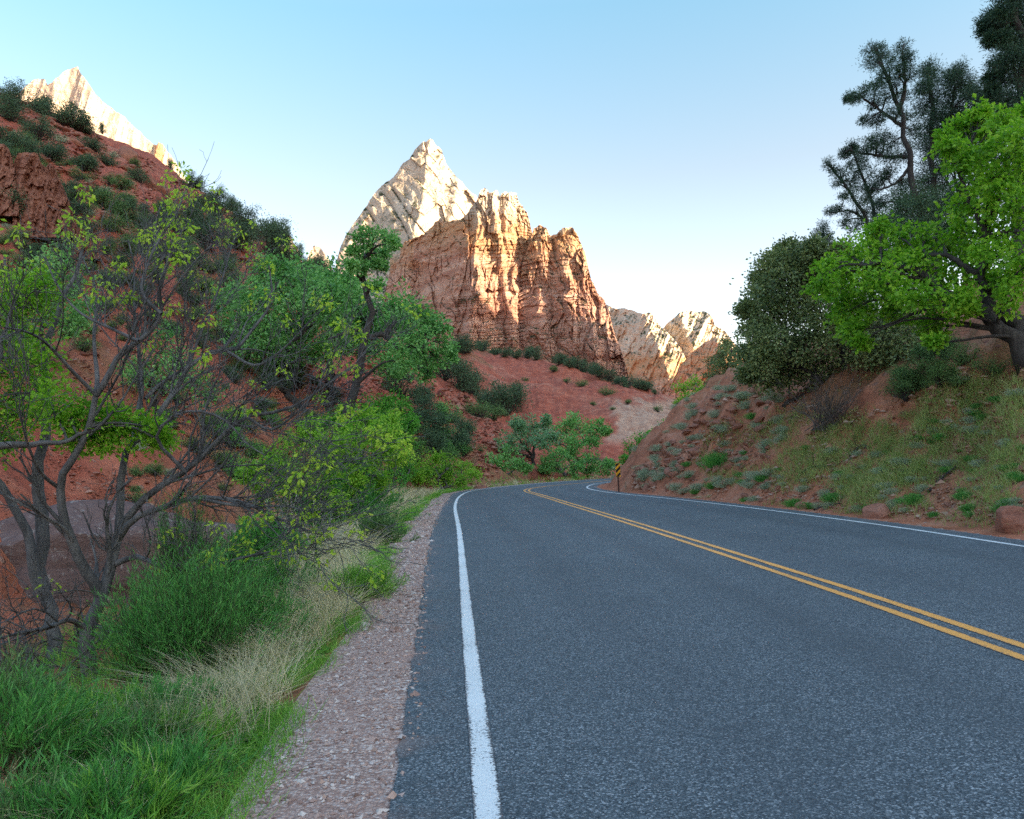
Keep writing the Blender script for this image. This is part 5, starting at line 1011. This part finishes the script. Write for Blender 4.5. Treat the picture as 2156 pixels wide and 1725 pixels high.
# ------------------------------------------------------------------ grass, straw, gravel, rubble
def along(n, s0, s1, d0, d1, g, pw=1.0):
    """points left of the gravel edge"""
    q = GeD[(GeD[:, 1] > s0) & (GeD[:, 1] < s1)]; i = (g.random(n)**pw*(len(q)-1)).astype(int)
    t = np.gradient(GeD, axis=0)[(GeD[:, 1] > s0) & (GeD[:, 1] < s1)]; t = _nn(t); nrm = np.c_[-t[:, 1], t[:, 0]]
    d = d0+(d1-d0)*g.random(n); return q[i]+nrm[i]*d[:, None]+g.normal(size=(n, 2))*.05, d
def grasses():
    g = np.random.default_rng(500); Vs, Qs, n0 = [], [], 0
    def addb(V, Q):
        nonlocal n0
        Vs.append(V); Qs.append(Q+n0); n0 += len(V)
    for n, s0, s1, d0, d1, l0, l1, wd in [(22000, 2.5, 9, -.02, .75, .07, .20, .005), (20000, 9, 22, -.08, .8, .12, .32, .010), (16000, 22, 46, -.1, 1.2, .15, .4, .02), (9000, 4.5, 12, .2, 2.2, .12, .34, .006), (16000, 9, 22, .6, 4.5, .15, .42, .012), (9000, 38, 60, .2, 2.5, .2, .45, .03)]:
        p, d = along(n, s0, s1, d0, d1, g); k = fbm(P3(p[:, 0]*1.5, p[:, 1]*1.5), 2, 9) > -.22+.35*(d < .05); p = p[k]; m = len(p)
        P = P3(p[:, 0], p[:, 1], zterrain(p[:, 0], p[:, 1])-.02); dr = _nn(np.c_[g.normal(size=(m, 2))*.35, np.ones(m)])
        addb(*blades(P, dr, l0+(l1-l0)*g.random(m), wd, np.c_[g.normal(size=(m, 2))*.3, -.25*np.ones(m)], g, 3))
    tag(obj('grass', mesh('grass', np.vstack(Vs), np.vstack(Qs), None, [LM['grass']], smooth=False)), kind='stuff')
    # straw coloured grass: tufts on the verge
    Vs.clear(); Qs.clear(); n0 = 0
    for nt_, s0, s1, d0, d1, l0, l1, wd, per in [(34, 3.2, 5.2, .30, 1.3, .3, .55, .0035, 26), (44, 4.4, 7.0, .30, .85, .30, .62, .0040, 56), (48, 7.0, 11, .25, .9, .35, .75, .0055, 66), (80, 11, 20, .4, 1.3, .4, .8, .009, 48), (190, 20, 40, .4, 2.0, .45, .9, .017, 34), (60, 40, 58, .2, 1.2, .3, .6, .03, 20)]:
        c, _ = along(nt_, s0, s1, d0, d1, g); i = np.repeat(np.arange(nt_), per); p = c[i]+g.normal(size=(len(i), 2))*.07; m = len(p)
        ln = (g.normal(size=(nt_, 2))*.25+[-.15, .1])[i]
        P = P3(p[:, 0], p[:, 1], zterrain(p[:, 0], p[:, 1])-.02); dr = _nn(np.c_[ln+g.normal(size=(m, 2))*.33, np.ones(m)])
        addb(*blades(P, dr, l0+(l1-l0)*g.random(m), wd, np.c_[ln*.7+dr[:, :2]*.5, -.32*np.ones(m)], g, 5))
    tag(obj('dry_grass', mesh('dry_grass', np.vstack(Vs), np.vstack(Qs), None, [LM['straw']], smooth=False)), kind='stuff')
    # bank grass
    Vs.clear(); Qs.clear(); n0 = 0
    x = g.uniform(1480, 2170, 17000); y = brow(x)+20+(toe(x)+4-brow(x)-20)*g.random(17000)
    k = (1.4*fbm(P3(x/70, y/40), 4, 31, .65)-.06+.25*sstep(1600, 1850, x)+.25*sstep(1060, 960, y)-.25*sstep(1000, 1080, y) > .02); x, y = x[k], y[k]
    P, ok = hit(x, y, 8, 60, 300); P = P[ok]; P = P+np.c_[g.normal(size=(len(P), 2))*.12, np.zeros(len(P))]; P[:, 2] = zterrain(P[:, 0], P[:, 1])-.02; m = len(P)
    i = np.repeat(np.arange(m), 3); P = P[i]+np.c_[g.normal(size=(m*3, 2))*.05, np.zeros(m*3)]; m *= 3
    dr = _nn(np.c_[g.normal(size=(m, 2))*.35, np.ones(m)]); addb(*blades(P, dr, .12+.22*g.random(m), .011, np.c_[g.normal(size=(m, 2))*.3, -.2*np.ones(m)], g, 2))
    tag(obj('slope_grass', mesh('slope_grass', np.vstack(Vs), np.vstack(Qs), None, [LM['bankgrass']], smooth=False)), kind='stuff')
grasses()
OCT = np.array([[1, 0, 0], [-1, 0, 0], [0, 1, 0], [0, -1, 0], [0, 0, 1], [0, 0, -1], ], float)
OT = np.array([[0, 2, 4], [2, 1, 4], [1, 3, 4], [3, 0, 4], [2, 0, 5], [1, 2, 5], [3, 1, 5], [0, 3, 5]])
def stones(name, P, S, mat, seed):
    g = np.random.default_rng(seed); n = len(P); a = g.uniform(0, 6.28, n)
    V = OCT[None]*(.7+.6*g.random((n, 6, 1)))+g.normal(size=(n, 6, 3))*.22; V = V*np.stack([S, S*(.6+.4*g.random(n)), S*(.4+.3*g.random(n))], -1)[:, None]
    c, s_ = np.cos(a)[:, None], np.sin(a)[:, None]; V = np.stack([V[..., 0]*c-V[..., 1]*s_, V[..., 0]*s_+V[..., 1]*c, V[..., 2]], -1)+P[:, None]
    return tag(obj(name, mesh(name, V.reshape(-1, 3), None, (np.arange(n)[:, None, None]*6+OT[None]).reshape(-1, 3), [mat], smooth=False)), kind='stuff')
def stone_mat(name, cols):
    s = NT(name); ri = s.n('NewGeometry').outputs['Random Per Island']
    return s.pbr(s.ramp(ri, [(i/(len(cols)-1), c) for i, c in enumerate(cols)]), .9, None, .2)
MS_g = stone_mat('gravel stone', [(.19, .12, .10), (.38, .25, .21), (.50, .35, .29), (.44, .37, .35), (.68, .60, .55)])
MS_r = stone_mat('red rubble', [(.13, .045, .032), (.24, .085, .055), (.33, .14, .095), (.42, .23, .17)])
MS_o = stone_mat('orange rubble', [(.19, .085, .055), (.32, .145, .09), (.42, .22, .15), (.52, .36, .28)])
def gravels():
    g = np.random.default_rng(600)
    for n, s0, s1, sz in ((17000, 2.6, 7, (.005, .018)), (11000, 7, 14, (.009, .024)), (5000, 14, 34, (.012, .03))):
        i = g.integers(len(GeD), size=n*4); k = (GeD[i, 1] > s0) & (GeD[i, 1] < s1); i = i[k][:n]; t = g.random(len(i)); e = match(GeD, offset(AeD, .02))[i]
        t = np.where(g.random(len(t)) > .985, 1+.10*g.random(len(t))**2, t); p = GeD[i]*(1-t)[:, None]+e*t[:, None]+g.normal(size=(len(i), 2))*.03
        stones('gravel', P3(p[:, 0], p[:, 1], np.where(t > .97, .002, -.010)), g.uniform(*sz, len(i))*(1+1.0*(g.random(len(i)) > .96)), MS_g, 601+int(s0))
    x = g.uniform(1335, 2170, 16000); y = brow(x)-14+(toe(x)+3-brow(x)+14)*g.random(16000)**.85; k = fbm(P3(x/60, y/40), 3, 41)-.3*sstep(1620, 1720, x)+.5*sstep(1040, 1090, y) > -.2
    P, ok = hit(x[k], y[k], 8, 60, 300); P = P[ok & (dlook(DGB, P[:, 0], P[:, 1]) > .1)]; r = np.hypot(P[:, 0], P[:, 1]); P[:, 2] += .005
    stones('rubble', P, r/F*g.uniform(.8, 3.6, len(P))*(1+(g.random(len(P)) > .90)*1.8), MS_o, 610)
    x = g.uniform(-20, 1120, 26000); lo = np.interp(x, SKX, SKY); y = lo+(1090-lo)*g.random(26000)**1.3; k = fbm(P3(x/60, y/60), 3, 43) > -.1
    P, ok = hit(x[k], y[k], 12, 200, 300); P = P[ok & (dlook(DGG, P[:, 0], P[:, 1]) < -1.2)]; r = np.hypot(P[:, 0], P[:, 1])
    stones('rubble', P, r/F*g.uniform(.9, 4.8, len(P))*(1+(g.random(len(P)) > .92)*1.6), MS_r, 611)
gravels()
# ------------------------------------------------------------------ dead wood
def dead_wood():
    g = np.random.default_rng(700); geo = Geo()
    def T(pts, r, w0, w1): geo.add(*tubes(resample(PT(pts, r), 10)[None], taper(w0, w1, 10)[None], 6)); return resample(PT(pts, r), 10)
    ps = [T([(575, 1235), (585, 1200), (600, 1180), (620, 1172), (632, 1160), (630, 1130), (640, 1100)], 13.5, .03, .008), T([(600, 1182), (615, 1210), (630, 1195)], 13.5, .022, .008), T([(610, 1176), (600, 1140), (610, 1110)], 13.5, .018, .005),
          T([(570, 1240), (560, 1190), (575, 1150), (560, 1110)], 14, .022, .005), T([(560, 1240), (520, 1200), (500, 1160)], 13.8, .02, .005), T([(620, 1172), (660, 1150), (690, 1130)], 13.8, .015, .004), T([(500, 1262), (560, 1238), (625, 1178)], 13, .025, .01)]
    P = np.stack(ps); R = np.tile(np.linspace(.018, .006, 10), (len(ps), 1)); q, r = grow(P, R, 110, .2, .7, g, .8, .1, 6); geo.add(*tubes(q, np.maximum(r, .004), 4)); q2, r2 = grow(q, r, 320, .1, .35, g, .9, 0, 4); geo.add(*tubes(q2, np.maximum(r2, .003), 3))
    tag(obj('dead_branch', geo.mesh('dead_branch', BK['dead'])), 'bleached tangle of dead white branches beside the grassy verge', 'dead wood')
    geo = Geo(); n = 46; c = np.stack([gz(x, y, r) for x, y, r in zip(g.uniform(-20, 260, n), g.uniform(1380, 1460, n), g.uniform(8.5, 12.5, n))])
    s = c+[0, 0, .05]; e = s+np.c_[g.normal(size=(n, 2))*.7, g.random(n)*.8]; p = paths_from(s, e, 7, .14, g, .1); rr = np.linspace(.013, .004, 7)[None]*np.ones((n, 1)); geo.add(*tubes(p, rr, 4)); q, r2 = grow(p, rr, 420, .15, .5, g, .9, 0); geo.add(*tubes(q, np.maximum(r2, .0035), 3))
    tag(obj('brushwood', geo.mesh('brushwood', BK['grey'])), 'heap of grey dead twigs around the foot of the half-bare tree', 'dead wood')
    for pts, r, w_, lb in [([(1650, 862), (1662, 850), (1678, 842), (1692, 834)], None, .11, 'short dark dead log lying under the scrub oak'), ([(1955, 1042), (1975, 1022), (1995, 1005), (2015, 990)], None, .035, 'long thin dead branch lying low on the bank right side'), ([(1790, 975), (1800, 955), (1815, 945), (1830, 948)], None, .05, 'crooked black dead branch in the middle of the bank'), ([(1690, 1000), (1700, 990), (1720, 985), (1735, 988)], None, .03, 'small forked dead branch left of the crooked black one'), ([(1715, 1080), (1740, 1070), (1770, 1066)], None, .02, 'thin dead stick beside the half-buried boulder')]:
        a = np.array(pts, float); q, ok = hit(a[:, 0], a[:, 1]); q = q+[0, 0, .06]; geo = Geo(); p = resample(q, 9); geo.add(*tubes(p[None], taper(w_, w_*.4, 9)[None], 6))
        b, r2 = grow(p[None], taper(w_, w_*.4, 9)[None], 5, .2, .6, g, .7, .2, 5); geo.add(*tubes(b, np.maximum(r2, .006), 4))
        tag(obj('dead_log' if w_ > .1 else 'dead_branch', geo.mesh('dead_branch', BK['dark'])), lb, 'dead wood')
dead_wood()
# ------------------------------------------------------------------ striped marker at the bend
def marker():
    p = onground(np.array([1303.]), np.array([1036.]))[0]; r = np.hypot(*p[:2]); u = r/F
    t = thing('object_marker', 'narrow yellow and black striped road marker on a rusty post at the bend', 'road sign', p)
    rust = flat_mat('rusty steel', (.085, .04, .03)); W2, H2 = 5.0*u, 29.0*u; zb, zt = 31*u, 60*u
    # U-channel post
    prof = np.array([[-1, .5], [-1, -.35], [-.55, -.5], [.55, -.5], [1, -.35], [1, .5], [.62, .5], [.62, -.1], [-.62, -.1], [-.62, .5]])*[1.55*u, 1.3*u]
    n = len(prof); V = np.vstack([np.c_[prof, np.full(n, -.25)], np.c_[prof, np.full(n, zt-.12)]])
    Q = np.array([[i, (i+1) % n, (i+1) % n+n, i+n] for i in range(n)]); me = mesh('post', V, Q, None, [rust], smooth=False); obj('post', me, t, loc=(0, 0, 0))
    # panel: rounded plate, stripes as inlays of the same plate
    def plate(poly, y0, y1, mat, name):
        poly = np.array(poly); m = len(poly); bm = bmesh.new(); a = [bm.verts.new((q[0], y0, q[1])) for q in poly]; b = [bm.verts.new((q[0], y1, q[1])) for q in poly]
        bm.faces.new(a); bm.faces.new(b[::-1])
        for i in range(m): bm.faces.new((a[i], b[i], b[(i+1) % m], a[(i+1) % m]))
        bm.normal_update(); bmesh.ops.recalc_face_normals(bm, faces=bm.faces); me = bpy.data.meshes.new(name); bm.to_mesh(me); bm.free(); me.materials.append(mat); return me
    c = .9*u; rr = []
    for cx, cz, a0 in ((W2-c, zt-c, 0), (-W2+c, zt-c, 90), (-W2+c, zb+c, 180), (W2-c, zb+c, 270)):
        for k in range(5): a = R_(a0+k*22.5); rr.append((cx+c*math.cos(a), cz+c*math.sin(a)))
    yel = flat_mat('sign yellow', (.80, .36, .015), .45); blk = flat_mat('sign black', (.012, .012, .013), .45)
    pn = obj('panel', plate(rr, -.035-.004, -.035+.002, yel, 'panel'), t, loc=(0, 0, 0))
    def clip(poly, ax, lim, sgn):
        out = []
        for i in range(len(poly)):
            a, b = poly[i], poly[(i+1) % len(poly)]; fa, fb = (a[ax]-lim)*sgn, (b[ax]-lim)*sgn
            if fa >= 0: out.append(a)
            if (fa >= 0) != (fb >= 0): s_ = fa/(fa-fb); out.append((a[0]+(b[0]-a[0])*s_, a[1]+(b[1]-a[1])*s_))
        return out
    for z0 in (-.3, 12.2, 24.4):
        z = zb+z0*u; h = 6.4*u; q = [(-W2, z-4.8*u), (W2, z+4.8*u), (W2, z+4.8*u+h), (-W2, z-4.8*u+h)]
        q = clip(clip(clip(clip(q, 1, zb+.5*u, 1), 1, zt-.5*u, -1), 0, -W2+.25*u, 1), 0, W2-.25*u, -1)
        if len(q) > 2: obj('stripe', plate(q, -.0415, -.038, blk, 'stripe'), pn, loc=(0, 0, 0))
    p2 = gz(1318, 1031, 33.5); g2 = Geo(); g2.add(*tubes(np.array([[[0, 0, -.1], [0, 0, .2], [.005, 0, .42]]]), np.array([[.02, .02, .018]]), 6)); g2.add(*tubes(np.array([[[.005, 0, .42], [.005, 0, .425]]]), np.array([[.018, .002]]), 6))
    tag(obj('marker_post', g2.mesh('marker_post', flat_mat('weathered timber', (.35, .25, .17))), loc=[float(v) for v in p2]), 'thin pale wooden stake at the bank toe right of the striped marker', 'post')
marker()
